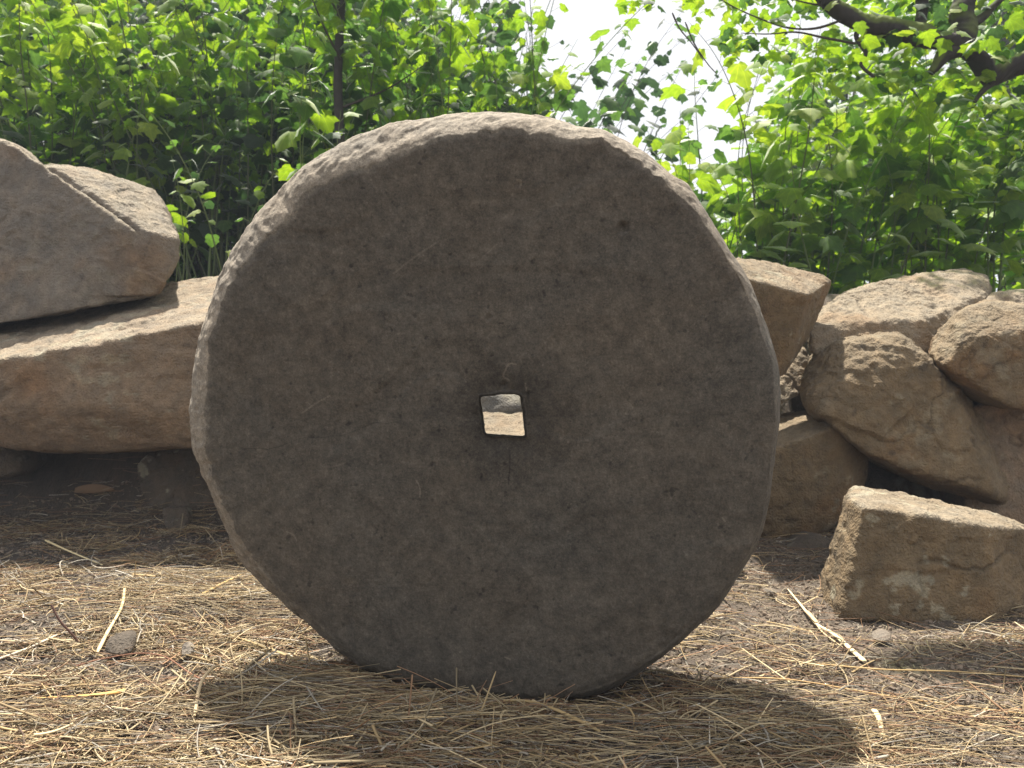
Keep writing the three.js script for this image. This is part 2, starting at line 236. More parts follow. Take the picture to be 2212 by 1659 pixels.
function rock(name, label, category, group, spec, o = {}) {
  // spec: [x, y, d] survey points of a hull (each copied back by o.thick unless it carries a 4th entry), or bodies { outline, d, facets, thick }:
  // outline [x, y] at distance d, cut by facets given as three survey points each
  const P = [], bodies = []; const { thick = 0.4, sink = 0.75, k = 0.006, detail = 58, amp = 1, tone = 'warm', seed = 1, lichen = 0.3, strata = 0, hook, rough: ro = 1 } = o, eye0 = new THREE.Vector3(0, EYE, 0);
  if (Array.isArray(spec)) {
    const c0 = new THREE.Vector3(); for (const p of spec) c0.add(at(p[0], p[1], p[2])); c0.divideScalar(spec.length);
    for (const p of spec) { const v = at(p[0], p[1], p[2]); P.push(v); if (p[3] === undefined) P.push(new THREE.Vector3(mix(c0.x, v.x, sink), mix(c0.y, v.y, sink), v.z - thick)); }
    const hull = new ConvexHull().setFromPoints(P), planes = [];
    for (const f of hull.faces) { if (planes.some(q => q.normal.dot(f.normal) > 0.985)) continue; planes.push({ normal: f.normal.clone(), constant: Math.max(...P.map(v => v.dot(f.normal))) }); }
    bodies.push(planes);
  } else for (const bd of spec.bodies ?? [spec]) {
    const ring = convex(bd.outline).map(([x, y]) => at(x, y, bd.d)), cen = new THREE.Vector3(), planes = []; for (const v of ring) cen.add(v); cen.divideScalar(ring.length); cen.z -= (bd.thick ?? 0.4) * 0.2;
    const add = (n, c) => { if (n.dot(cen) - c > 0) { n.negate(); c = -c; } planes.push({ normal: n, constant: c }); };
    ring.forEach((v, i) => { const w = ring[(i + 1) % ring.length], n = new THREE.Vector3().crossVectors(v.clone().sub(eye0), w.clone().sub(eye0)).normalize(); add(n, n.dot(v)); });
    for (const [A, B, C] of bd.facets) { const p = at(...A), q = at(...B), t = at(...C), n = q.sub(p).cross(t.clone().sub(p)).normalize(); add(n, n.dot(t)); }
    const zb = Math.min(...ring.map(v => v.z)) - (bd.thick ?? 0.4); planes.push({ normal: new THREE.Vector3(0, 0, -1), constant: -zb });
    for (const v of ring) { P.push(v); const w = v.clone(); w.z = zb; P.push(w); }
    const dn = Math.min(...bd.facets.flat().map(f => f[2])); P.push(new THREE.Vector3(cen.x, cen.y, -dn));
    bodies.push(planes);
  }
  const all = bodies.flat(), D = new Float64Array(all.length + 1);
  const lse = (pl, v) => { const N = pl.length; let m = -1e9; for (let i = 0; i < N; i++) { const q = pl[i], e = q.normal.x * v.x + q.normal.y * v.y + q.normal.z * v.z - q.constant; if (e > m) m = e; D[i] = e; } let s = 0; for (let i = 0; i < N; i++) { const e = (D[i] - m) / k; if (e > -9) s += Math.exp(e); } return m + k * Math.log(s); };
  const sdf = v => { let m = 1e9; for (const pl of bodies) m = Math.min(m, lse(pl, v)); return m; };
  const box = new THREE.Box3().setFromPoints(P), c = new THREE.Vector3(); for (const v of P) c.add(v); c.divideScalar(P.length); if (spec.centre) c.copy(at(...spec.centre)); const half = box.getSize(new THREE.Vector3()).multiplyScalar(0.5), size = half.length();
  const g = ico(detail).clone(), p = g.attributes.position, v = new THREE.Vector3(), dir = new THREE.Vector3(), nn = new THREE.Vector3(), tmp = new THREE.Vector3(), col = new Float32Array(p.count * 3), T = tones[tone];
  const sd = seed * 7.31, sx = Math.sin(seed * 3.1) * 0.4, sy = Math.cos(seed * 1.7) * 0.4;
  for (let i = 0; i < p.count; i++) {
    dir.fromBufferAttribute(p, i).multiply(half).normalize(); let lo = 1e9;
    lo = -1; for (const pl of bodies) { let t = 1e9; for (const q of pl) { const w = q.normal.dot(dir); if (w > 1e-5) t = Math.min(t, (q.constant - q.normal.dot(c)) / w); } lo = Math.max(lo, t); }
    { let a = 0, b = lo, fa = sdf(v.copy(c)), fb = sdf(v.copy(c).addScaledVector(dir, b)), side = 0; // Illinois root finding between the centre and the hull
      for (let s = 0; s < 12 && b - a > 1e-5; s++) { const q = (fa * b - fb * a) / (fa - fb), fq = sdf(v.copy(c).addScaledVector(dir, q)); if (fq > 0) { b = q; fb = fq; if (side > 0) fa /= 2; side = 1; } else { a = q; fa = fq; if (side < 0) fb /= 2; side = -1; } if (Math.abs(fq) < 1e-5) { a = b = q; } } lo = (a + b) / 2; }
    v.copy(c).addScaledVector(dir, lo);
    const e = 0.004, b0 = sdf(v); nn.set(sdf(tmp.copy(v).setX(v.x + e)) - b0, sdf(tmp.copy(v).setY(v.y + e)) - b0, sdf(tmp.copy(v).setZ(v.z + e)) - b0).normalize();
    const X = v.x + sd, Y = v.y, Z = v.z, up = clamp(nn.y, 0, 1), rough = ro * mix(0.6, 1.35, sstep(-0.1, 0.6, nn.y + 0.4 * noise(X * 3, Y * 3, Z * 3)));
    let h = 0.012 * fbm(X * 3.2, Y * 3.2, Z * 3.2, 2) + 0.0075 * fbm(X * 9, Y * 9, Z * 9, 3) * rough + 0.0042 * ridge(X * 17 + Y * 6, Y * 26, Z * 17, 3) * rough - 0.0015;
    h += 0.0055 * fbm(X * 38, Y * 38, Z * 38, 3) * rough; const crk = sstep(0.90, 0.99, 1 - Math.abs(noise(X * 4.3 + 3, Y * 4.3, Z * 4.3 + fbm(X * 14, Y * 14, Z * 14, 2) * 0.5)) * 2.2) * sstep(0.05, 0.3, noise(X * 2.1, Y * 2.1 + 5, Z * 2.1)); h -= 0.006 * crk;
    const st = (Y + sx * X + sy * Z + 0.05 * fbm(X * 4, Y * 4, Z * 4, 2)) * 22; if (strata) h += strata * 0.006 * (Math.abs((st % 1 + 1) % 1 - 0.5) * 2 - 0.5) * (0.5 + fbm(X * 5, Y * 5, Z * 5, 2));
    // conchoidal flakes: stepped terraces of a slow noise
    const fl = fbm(X * 3.6 + 40, Y * 3.6, Z * 3.6, 3) * 2.6, fr = fl - Math.floor(fl); h += 0.008 * (Math.floor(fl) + sstep(0.42, 0.58, fr) - fl);
    h *= amp * Math.min(1, size / 0.45); if (hook) h += hook(v, nn);
    v.addScaledVector(nn, h); p.setXYZ(i, v.x, v.y, v.z);
    const m1 = fbm(X * 2.6 + 5, Y * 2.6, Z * 2.6, 3), m2 = fbm(X * 10, Y * 10, Z * 10 + 3, 3); let b = 1 + 0.30 * m1 + 0.30 * m2, r = T[0] * b, gg = T[1] * b, bb = T[2] * b;
    const iron = sstep(0.05, 0.5, fbm(X * 4, Y * 4 + 11, Z * 4, 3)); r = mix(r, r * 1.06, iron); gg = mix(gg, gg * 0.88, iron); bb = mix(bb, bb * 0.72, iron);
    const li = fbm(X * 19 + 60, Y * 19, Z * 19, 4) + 0.5 * noise(X * 4.1, Y * 4.1 + 8, Z * 4.1); const L = lichen * sstep(0.27, 0.36, li); const cr = clamp((o.litTop ?? 0) * sstep(0.2, 0.65, nn.y) * (0.75 + 0.9 * m2)); r = mix(r, 0.37, cr); gg = mix(gg, 0.31, cr); bb = mix(bb, 0.225, cr); r = mix(r, 0.46, L); gg = mix(gg, 0.42, L); bb = mix(bb, 0.30, L);  // up-facing sides mixed towards cream: sunlit tops painted into the colour
    const da = sstep(0.34, 0.5, fbm(X * 16 + 90, Y * 16, Z * 16, 3)); r *= 1 - 0.4 * da; gg *= 1 - 0.4 * da; bb *= 1 - 0.38 * da; r *= 1 - 0.35 * crk; gg *= 1 - 0.35 * crk; bb *= 1 - 0.35 * crk;
    col[i * 3] = r; col[i * 3 + 1] = gg; col[i * 3 + 2] = bb;
  }
  g.setAttribute('color', new THREE.BufferAttribute(col, 3));
  const base = new THREE.Vector3(c.x, box.min.y, c.z); g.translate(-base.x, -base.y, -base.z); g.computeVertexNormals();
  const m = new THREE.Mesh(boxUV(g.toNonIndexed(), 0.42), rockMat); m.position.copy(base); top(m, name); shade(m); tag(m, label, category, group); return m;
}
const WALL = 'stones of the dry stone wall behind the millstone';
// left: long slab, boulder on it, small stones beneath
rock('stone_slab', 'long reddish-brown slab left of the millstone under the big grey boulder', 'stone slab', WALL,
  { outline: [[-340, 690], [-60, 690], [200, 655], [340, 624], [400, 604], [470, 596], [720, 600], [750, 660], [745, 930], [420, 969], [300, 977], [150, 981], [60, 967], [0, 938], [-340, 930]], d: 2.62, thick: 0.55,
    facets: [[[0, 777, 2.30], [440, 692, 2.32], [300, 975, 2.34]], [[0, 777, 2.30], [300, 722, 2.30], [420, 604, 2.98]], [[300, 722, 2.30], [640, 655, 2.36], [560, 600, 2.9]], [[0, 938, 2.38], [150, 978, 2.44], [400, 968, 2.44]]] },
  { k: 0.006, litTop: 0.8, tone: 'red', seed: 2, lichen: 0.45, detail: 84, rough: 1.1 });
rock('boulder', 'big grey angular boulder lying on the long slab, its upper right facet sunlit', 'boulder', WALL,
  { centre: [84, 510, 2.645], bodies: [
    { outline: [[-330, 400], [-150, 300], [-10, 304], [30, 314], [62, 334], [96, 364], [130, 640], [0, 680], [-330, 760]], d: 2.66, thick: 0.45,
      facets: [[[0, 400, 2.638], [250, 520, 2.602], [0, 660, 2.585]]] },
    { outline: [[-330, 400], [-150, 300], [-10, 304], [30, 314], [62, 334], [96, 364], [190, 426], [262, 478], [316, 522], [372, 560], [345, 636], [250, 642], [130, 643], [0, 680], [-330, 760]], d: 2.62, thick: 0.075,
      facets: [[[0, 400, 2.62], [250, 520, 2.58], [0, 660, 2.56]], [[250, 560, 2.585], [384, 530, 2.66], [345, 640, 2.66]]] },
    { outline: [[60, 372], [96, 360], [152, 361], [250, 384], [330, 411], [354, 440], [364, 482], [386, 514], [384, 564], [346, 592], [334, 640], [60, 642]], d: 2.80, thick: 0.4,
      facets: [[[96, 354, 2.63], [318, 512, 2.575], [330, 409, 2.88]], [[318, 526, 2.60], [384, 526, 2.66], [345, 600, 2.64]], [[0, 400, 2.640], [250, 520, 2.604], [0, 660, 2.588]]] }] },
  { k: 0.004, tone: 'grey', seed: 3, litTop: 0.8, lichen: 0.1, detail: 92 });
rock('stone', 'rough brown stone propping up the right end of the slab beside the millstone', 'stone', WALL,
  [[285, 1005, 2.66], [310, 978, 2.66], [400, 965, 2.66], [520, 970, 2.7], [530, 1080, 2.66], [440, 1104, 2.60], [380, 1098, 2.58], [335, 1105, 2.6], [298, 1070, 2.62]], { thick: 0.3, tone: 'dirt', seed: 4, amp: 1.6, detail: 44, lichen: 0.6 });
rock('stone', 'small upright stone under the rough brown prop stone', 'stone', WALL, [[346, 1095, 2.56], [408, 1095, 2.56], [412, 1130, 2.54], [395, 1152, 2.5], [352, 1148, 2.5]], { thick: 0.12, tone: 'dirt', seed: 5, detail: 26, lichen: 0.4 });
rock('stone', 'rounded greenish-grey stone under the slab at the left picture edge', 'stone', WALL, [[-130, 950, 2.6], [-40, 930, 2.55], [30, 945, 2.54], [60, 985, 2.54], [52, 1040, 2.5], [-120, 1060, 2.5]], { thick: 0.3, k: 0.03, tone: 'dirt', seed: 6, detail: 34 });
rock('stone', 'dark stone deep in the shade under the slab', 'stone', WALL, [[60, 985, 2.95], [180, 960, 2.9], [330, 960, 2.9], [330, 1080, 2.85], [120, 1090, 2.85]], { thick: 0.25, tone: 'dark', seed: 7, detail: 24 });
// behind the millstone
rock('boulder', 'dark boulder showing in the upper half of the square hole, behind the millstone', 'boulder', WALL,
  [[800, 640, 2.85], [1050, 610, 2.88], [1300, 610, 2.85], [1500, 660, 2.8], [1560, 800, 2.62], [1400, 835, 2.55], [1126, 886, 2.52], [1040, 912, 2.52], [820, 905, 2.56], [740, 780, 2.7]], { thick: 0.4, tone: 'ash', seed: 8, detail: 50, k: 0.008 });
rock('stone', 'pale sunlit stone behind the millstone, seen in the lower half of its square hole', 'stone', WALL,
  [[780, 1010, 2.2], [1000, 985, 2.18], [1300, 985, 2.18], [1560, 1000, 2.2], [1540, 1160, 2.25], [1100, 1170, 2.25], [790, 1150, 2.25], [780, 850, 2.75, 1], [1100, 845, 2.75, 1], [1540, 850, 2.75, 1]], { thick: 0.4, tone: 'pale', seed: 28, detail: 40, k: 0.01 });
// right
rock('stone', 'wedge-shaped pinkish stone touching the right edge of the millstone, pointed downwards', 'stone', WALL,
  { outline: [[1540, 558], [1680, 564], [1782, 570], [1806, 588], [1799, 622], [1772, 682], [1740, 742], [1690, 815], [1540, 815]], d: 2.52, thick: 0.10,
    facets: [[[1635, 607, 2.30], [1745, 636, 2.32], [1690, 566, 2.66]], [[1635, 607, 2.30], [1745, 640, 2.32], [1690, 800, 2.42]], [[1747, 640, 2.32], [1803, 596, 2.60], [1700, 806, 2.46]]] }, { tone: 'warm', seed: 9, litTop: 0.6, detail: 64, lichen: 0.5, strata: 1 });
rock('boulder', 'long pale boulder on top of the right-hand pile, its far end broken off', 'boulder', WALL,
  { outline: [[1744, 700], [1766, 678], [1800, 652], [1832, 634], [1900, 611], [2000, 592], [2088, 582], [2130, 604], [2144, 636], [2130, 664], [2040, 740], [1960, 790], [1790, 790], [1752, 762]], d: 2.76, thick: 0.35,
    facets: [[[1800, 652, 2.78], [2000, 598, 2.98], [1900, 702, 2.56]], [[1790, 772, 2.56], [1990, 748, 2.56], [1900, 690, 2.585]], [[2062, 640, 2.70], [2134, 650, 2.80], [2030, 722, 2.60]], [[2088, 590, 2.94], [2066, 640, 2.70], [2140, 632, 2.86]]] }, { tone: 'pale', seed: 10, litTop: 0.5, detail: 76, lichen: 0.12, rough: 1.3, strata: 0.6 });
rock('boulder', 'sunlit pale boulder behind the oval stone at the right edge', 'boulder', WALL, [[2120, 668, 2.76], [2140, 632, 2.85], [2190, 622, 2.95], [2300, 616, 3.0], [2380, 700, 2.9], [2340, 800, 2.7], [2150, 740, 2.7]], { thick: 0.3, tone: 'pale', seed: 11, litTop: 0.5, detail: 40 });
rock('stone', 'small sunlit pale stone wedged between the millstone and the big middle boulder', 'stone', WALL, [[1740, 745, 2.72], [1760, 782, 2.70], [1752, 825, 2.66], [1740, 850, 2.64], [1716, 868, 2.62], [1680, 880, 2.62], [1660, 830, 2.66], [1710, 780, 2.70]], { thick: 0.2, tone: 'pale', seed: 12, detail: 34, amp: 1.8 });
const capA = at(1740, 885, 2.36), capB = at(1910, 948, 2.36), capC = at(1992, 868, 2.36);
rock('boulder', 'big brown middle boulder of the right-hand pile, crossed by a stepped ledge', 'boulder', WALL,
  { outline: [[1736, 835], [1756, 766], [1812, 735], [1882, 718], [1950, 723], [2012, 780], [2062, 822], [2112, 888], [2140, 960], [2170, 1030], [2184, 1070], [2168, 1095], [2090, 1078], [2030, 1064], [1960, 1037], [1905, 1013], [1868, 990], [1745, 874]], d: 2.5, thick: 0.4,
    facets: [[[1850, 790, 2.40], [2050, 840, 2.38], [2090, 1060, 2.34]], [[1790, 775, 2.44], [1960, 770, 2.40], [1880, 719, 2.47]], [[1742, 840, 2.52], [1768, 775, 2.54], [1808, 860, 2.40]], [[2066, 830, 2.44], [2172, 1036, 2.44], [2106, 960, 2.36]], [[1905, 1000, 2.37], [2160, 1078, 2.345], [2090, 1078, 2.45]]] }, {
    k: 0.010, tone: 'warm', seed: 13, litTop: 0.45, detail: 88, lichen: 0.2, rough: 1.4,
    hook: v => { const s = v.x < capB.x ? mix(capA.y, capB.y, clamp((v.x - capA.x) / (capB.x - capA.x))) : mix(capB.y, capC.y, clamp((v.x - capB.x) / (capC.x - capB.x), 0, 1.6)); const e = v.y - s + 0.012 * fbm(v.x * 18, v.y * 18, 3, 2); return v.x < capC.x + 0.02 ? 0.016 * sstep(-0.004, 0.006, e) * sstep(0.3, 0.02, e) * sstep(capC.x + 0.02, capC.x - 0.06, v.x) : 0; } });
rock('stone', 'oval brown stone with a pale chipped left rim at the right picture edge', 'stone', WALL,
  { outline: [[2003, 764], [2009, 736], [2036, 702], [2064, 676], [2120, 650], [2190, 654], [2300, 690], [2370, 800], [2300, 884], [2170, 886], [2090, 863], [2032, 808]], d: 2.46, thick: 0.35,
    facets: [[[2064, 726, 2.34], [2220, 720, 2.33], [2230, 842, 2.33]], [[2004, 766, 2.46], [2024, 716, 2.48], [2062, 760, 2.34]], [[2050, 690, 2.41], [2180, 656, 2.43], [2130, 722, 2.34]], [[2026, 800, 2.44], [2160, 884, 2.44], [2110, 836, 2.34]]] }, { tone: 'warm', seed: 14, litTop: 0.45, detail: 62, lichen: 0.2 });
rock('stone', 'brown block beside the millstone at the foot of the right-hand pile', 'stone', WALL,
  { outline: [[1560, 912], [1680, 902], [1732, 889], [1816, 881], [1850, 902], [1870, 945], [1871, 1030], [1852, 1090], [1784, 1154], [1700, 1176], [1560, 1172]], d: 2.56, thick: 0.3,
    facets: [[[1640, 1010, 2.44], [1850, 970, 2.44], [1780, 1150, 2.46]], [[1690, 964, 2.43], [1812, 914, 2.46], [1740, 890, 2.64]], [[1846, 950, 2.47], [1870, 1030, 2.52], [1830, 1050, 2.45]], [[1560, 990, 2.50], [1690, 962, 2.44], [1600, 1060, 2.45]]] }, { tone: 'warm', seed: 15, litTop: 0.35, detail: 64, lichen: 0.35 });
rock('boulder', 'squarish lichen-spotted boulder standing alone in front of the right-hand pile', 'boulder', WALL,
  { outline: [[1831, 1068], [1850, 1047], [1902, 1057], [2000, 1075], [2090, 1093], [2160, 1110], [2220, 1138], [2330, 1190], [2330, 1280], [2192, 1298], [2124, 1350], [2000, 1353], [1900, 1349], [1814, 1342], [1780, 1310], [1770, 1270], [1800, 1180], [1824, 1120]], d: 1.92, thick: 0.22,
    facets: [[[1900, 1110, 1.80], [2140, 1140, 1.80], [2000, 1348, 1.775]], [[1858, 1092, 1.80], [2200, 1150, 1.80], [1950, 1066, 2.04]], [[1862, 1096, 1.80], [1818, 1335, 1.775], [1786, 1230, 1.93]], [[2140, 1150, 1.80], [2230, 1180, 1.88], [2190, 1290, 1.82]]] }, { tone: 'warm', seed: 16, litTop: 0.85, detail: 88, lichen: 0.6, k: 0.005 });
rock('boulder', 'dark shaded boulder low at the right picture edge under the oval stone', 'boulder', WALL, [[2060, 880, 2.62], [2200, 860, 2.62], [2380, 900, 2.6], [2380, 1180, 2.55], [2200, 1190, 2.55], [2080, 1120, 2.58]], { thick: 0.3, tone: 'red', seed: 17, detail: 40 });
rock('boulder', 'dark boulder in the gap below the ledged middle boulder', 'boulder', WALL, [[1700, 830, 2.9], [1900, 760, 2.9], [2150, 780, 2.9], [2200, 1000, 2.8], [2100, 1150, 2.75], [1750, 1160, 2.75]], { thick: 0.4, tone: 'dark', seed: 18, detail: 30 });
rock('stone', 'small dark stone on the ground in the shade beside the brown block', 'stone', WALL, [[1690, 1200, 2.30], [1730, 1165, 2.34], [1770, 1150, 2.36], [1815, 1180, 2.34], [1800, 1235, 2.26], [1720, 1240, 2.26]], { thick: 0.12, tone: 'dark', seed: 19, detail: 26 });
// stones lying loose on the ground
const LOOSE = 'small loose stones in the straw';
rock('pebble', 'flat grey stone in the earth left of the lone boulder', 'stone', LOOSE, [[1652, 1300, 1.90], [1668, 1288, 1.93], [1700, 1284, 1.94], [1722, 1296, 1.92], [1700, 1312, 1.86], [1662, 1312, 1.86]], { thick: 0.06, tone: 'ash', seed: 20, detail: 14, k: 0.004, lichen: 0 });
rock('pebble', 'pointed grey stone on the earth in front of the lone boulder', 'stone', LOOSE, [[1868, 1408, 1.53], [1884, 1388, 1.56], [1936, 1374, 1.58], [1944, 1382, 1.57], [1940, 1408, 1.54], [1900, 1414, 1.52]], { thick: 0.06, tone: 'grey', seed: 21, detail: 14, k: 0.004, lichen: 0 });
rock('pebble', 'dark angular stone sunk in the straw left of the millstone', 'stone', LOOSE, [[216, 1440, 1.46], [226, 1404, 1.48], [262, 1392, 1.49], [280, 1398, 1.48], [282, 1446, 1.44], [250, 1454, 1.43]], { thick: 0.05, tone: 'dark', seed: 22, detail: 16, k: 0.004, lichen: 0.3 });
rock('pebble', 'small brown stone on edge in the straw, between the dark angular stone and the millstone', 'stone', LOOSE, [[386, 1448, 1.45], [388, 1412, 1.47], [408, 1416, 1.47], [420, 1432, 1.46], [412, 1452, 1.44]], { thick: 0.03, tone: 'grey', seed: 23, detail: 12, k: 0.003, lichen: 0 });
rock('pebble', 'small whitish stone at the left picture edge on the shade line', 'stone', LOOSE, [[-14, 1218, 2.3], [0, 1200, 2.32], [18, 1206, 2.32], [14, 1222, 2.28], [-6, 1224, 2.28]], { thick: 0.04, tone: 'pale', seed: 24, detail: 10, k: 0.004, lichen: 1 });

// ------------------------------------------------------------------ straw, needles and chaff
function blade(ratio, segs, bend, sides, seed, taper = 0.5, flat = 0.5) {   // a bent stalk of length 1 along x
  const r = rng(seed), pos = [], idx = [], a1 = r() * 6.28, kx = 0.35 + 0.4 * r(), kink = r() < 0.4 ? (r() - 0.5) * 0.5 : 0;
  for (let i = 0; i <= segs; i++) {
    const t = i / segs, b = bend * (4 * (t - 0.5) ** 2 - 0.5) * -0.5, k2 = t > kx ? kink * (t - kx) : 0, w = ratio * 0.5 * (1 - taper * t);
    for (let j = 0; j < sides; j++) { const q = j / sides * 6.2832; pos.push(t - 0.5, b * 0.35 + w * flat * Math.sin(q), b * Math.sin(a1) + k2 + w * Math.cos(q)); }
  }
  for (let i = 0; i < segs; i++) for (let j = 0; j < sides; j++) { const a = i * sides + j, b = i * sides + (j + 1) % sides; idx.push(a, b, a + sides, b, b + sides, a + sides); }
  const g = new THREE.BufferGeometry(); g.setAttribute('position', new THREE.Float32BufferAttribute(pos, 3)); g.setIndex(idx); g.computeVertexNormals(); return g;
}
const strawMat = new THREE.MeshStandardMaterial({ roughness: 0.72, color: 0xffffff }); strawMat.name = 'straw';
function litter(name, label, category, variants, count, pick, seed) {
  const G = new THREE.Group(); top(G, name); tag(G, label, category, null, "stuff");
  const r = rng(seed), o = new THREE.Object3D(), c = new THREE.Color(), per = Math.ceil(count / variants.length); o.rotation.order = 'YZX';
  for (const geo of variants) {
    const m = new THREE.InstancedMesh(geo, strawMat, per);
    for (let i = 0; i < per; i++) {
      let p; do { p = pick(r); } while (!p);
      o.position.set(p.x, groundY(p.x, p.z) + p.lift, p.z); o.rotation.set(p.roll ?? r() * 6.28, p.yaw ?? r() * 6.28, p.pitch); o.scale.set(p.len, p.wid, p.wid); o.updateMatrix(); m.setMatrixAt(i, o.matrix); m.setColorAt(i, c.setRGB(...p.color));
    }
    m.name = numbered(name + "_layer"); m.castShadow = m.receiveShadow = true; G.add(m);
  }
}
const strawTone = (r, x, d) => { const q = r(), b = 0.27 + 0.44 * r() + (r() < 0.15 ? 0.42 : 0); const t = q < 0.45 ? [0.61, 0.48, 0.28] : q < 0.68 ? [0.48, 0.34, 0.165] : q < 0.80 ? [0.32, 0.18, 0.09] : q < 0.94 ? [0.56, 0.50, 0.40] : [0.16, 0.10, 0.06]; return t.map(v => v * b); };
const spot = (r, near = 0.86, far = 2.75, pow = 1.5) => { const d = near + (far - near) * Math.pow(r(), pow), x = (r() * 2 - 1) * (d * 0.70 + 0.12); return { x, z: -d, d }; };
const cover = (x, d) => {   // how thickly the straw lies: thick on the left and in front, thin and chaffy on the right
  let c = x < 0.1 ? 1 : mix(1, 0.16, sstep(0.02, 0.45, x)); if (x > 0.1 && d < 1.14) c = Math.max(c, 0.42); if (d > 2.2) c *= 0.55; return c * clamp(0.34 + 3.4 * fbm(x * 4.2, 3, d * 6, 3), 0.015, 1);
};
const sv = []; for (let i = 0; i < 9; i++) sv.push(blade(1, 6, [0.02, 0.10, 0.22, 0.4, 0.05, 0.14, 0.6, 0.08, 0.3][i], 4, 100 + i, 0.45, 0.45));
// stalks are built with unit width, so that one geometry serves thick and thin ones: the bend is divided by the usual width
function stalks(list, ratio) { return list.map(g => { const q = g.clone(), p = q.attributes.position; return q; }); }
const bent = (ratio, list, segs, sides, flat, taper) => list.map((b, i) => blade(ratio, segs, b, sides, 300 + i * 7 + ratio * 1000, taper, flat));
litter('fallen_straw', 'pale and golden dry straw stalks strewn all over the ground round the millstone', 'straw', bent(0.034, [0.03, 0.10, 0.18, 0.32, 0.06, 0.5, 0.02, 0.14], 6, 4, 0.4, 0.4), 19000, r => {
  const s = spot(r); if (r() > cover(s.x, s.d)) return null; const L = 0.03 + 0.14 * r() * r() + 0.02 * r(), up = r() < 0.06;
  return { ...s, len: L, wid: 0.03 + 0.15 * r() * r() * r() + L * 0.46, lift: 0.002 + 0.022 * r() * r() + (up ? 0.01 : 0), yaw: (r() < 0.35 ? (r() - 0.5) * 1.6 + (r() < 0.5 ? Math.PI : 0) : r() * 6.28), pitch: up ? (r() - 0.5) * 1.6 : (r() - 0.5) * 0.42, roll: (r() - 0.5) * 1.6, color: strawTone(r, s.x, s.d) };
}, 41);
litter('straw_drift', 'long straw bunched against the foot of the millstone and in drifts on the left', 'straw', bent(0.016, [0.03, 0.08, 0.16, 0.05, 0.24, 0.02], 7, 4, 0.6, 0.4), 2000, r => {
  const q = r(), L = 0.10 + 0.16 * r(); let x, d, lift; if (q < 0.5) { x = -0.40 + 0.95 * r(); d = 1.33 - 0.22 * r(); if (x > -0.05 && r() < 0.75) return null; lift = 0.002 + 0.012 * r() * sstep(0.05, -0.2, x) + 0.006 * r(); } else if (q < 0.75) { x = -0.95 + 0.75 * r(); d = 1.66 + 0.36 * r(); lift = 0.004 + 0.028 * r(); } else { x = -0.9 + 1.6 * r(); d = 0.98 + 0.2 * r(); lift = 0.004 + 0.022 * r(); }
  return { x, z: -d, len: L, wid: 0.06 + 0.10 * r(), lift, yaw: (r() - 0.5) * 1.15 - 0.1 + (r() < 0.5 ? Math.PI : 0), pitch: (r() - 0.5) * 0.22, roll: (r() - 0.5) * 1.5, color: strawTone(r, x, d) };
}, 45);
litter('pine_needles', 'long thin reddish and straw-brown needles scattered over the straw', 'needles', bent(0.009, [0.02, 0.06, 0.12, 0.2, 0.04, 0.3], 7, 3, 0.8, 0.5), 5500, r => {
  const s = spot(r); if (r() > 0.10 + 0.9 * cover(s.x, s.d)) return null; const L = 0.07 + 0.13 * r(), b = 0.6 + 0.7 * r(), up = r() < 0.05;
  return { ...s, len: L, wid: L * (0.8 + 0.5 * r()), lift: 0.003 + 0.018 * r() * r() + (up ? 0.015 : 0), yaw: (r() < 0.6 ? (r() - 0.5) * 1.1 + (r() < 0.5 ? Math.PI : 0) : r() * 6.28), pitch: up ? (r() - 0.5) * 1.2 : (r() - 0.5) * 0.2, roll: (r() - 0.5) * 1.2, color: (r() < 0.5 ? [0.30, 0.17, 0.09] : r() < 0.7 ? [0.46, 0.34, 0.18] : [0.18, 0.10, 0.065]).map(v => v * b) };
}, 42);
litter('dry_chaff', 'short broken bits of straw and bark chaff covering the bare earth', 'chaff', bent(0.13, [0.05, 0.2, 0.4, 0.7, 0.1], 3, 4, 0.35, 0.3), 46000, r => {
  const s = spot(r, 0.86, 2.7, 1.3); if (fbm(s.x * 7, 1, s.d * 8, 2) < -0.25 && r() < 0.8) return null; const L = 0.006 + 0.020 * r() * r() + 0.006 * r(), q = r(), b = 0.5 + 0.75 * r();
  return { ...s, len: L, wid: L * (0.7 + 0.8 * r()), lift: 0.0005 + 0.006 * r() * r(), yaw: r() * 6.28, pitch: (r() - 0.5) * 0.9, color: (q < 0.35 ? [0.40, 0.33, 0.225] : q < 0.62 ? [0.26, 0.20, 0.14] : q < 0.88 ? [0.14, 0.105, 0.078] : [0.58, 0.51, 0.40]).map(v => v * b * 0.76) };
}, 43);

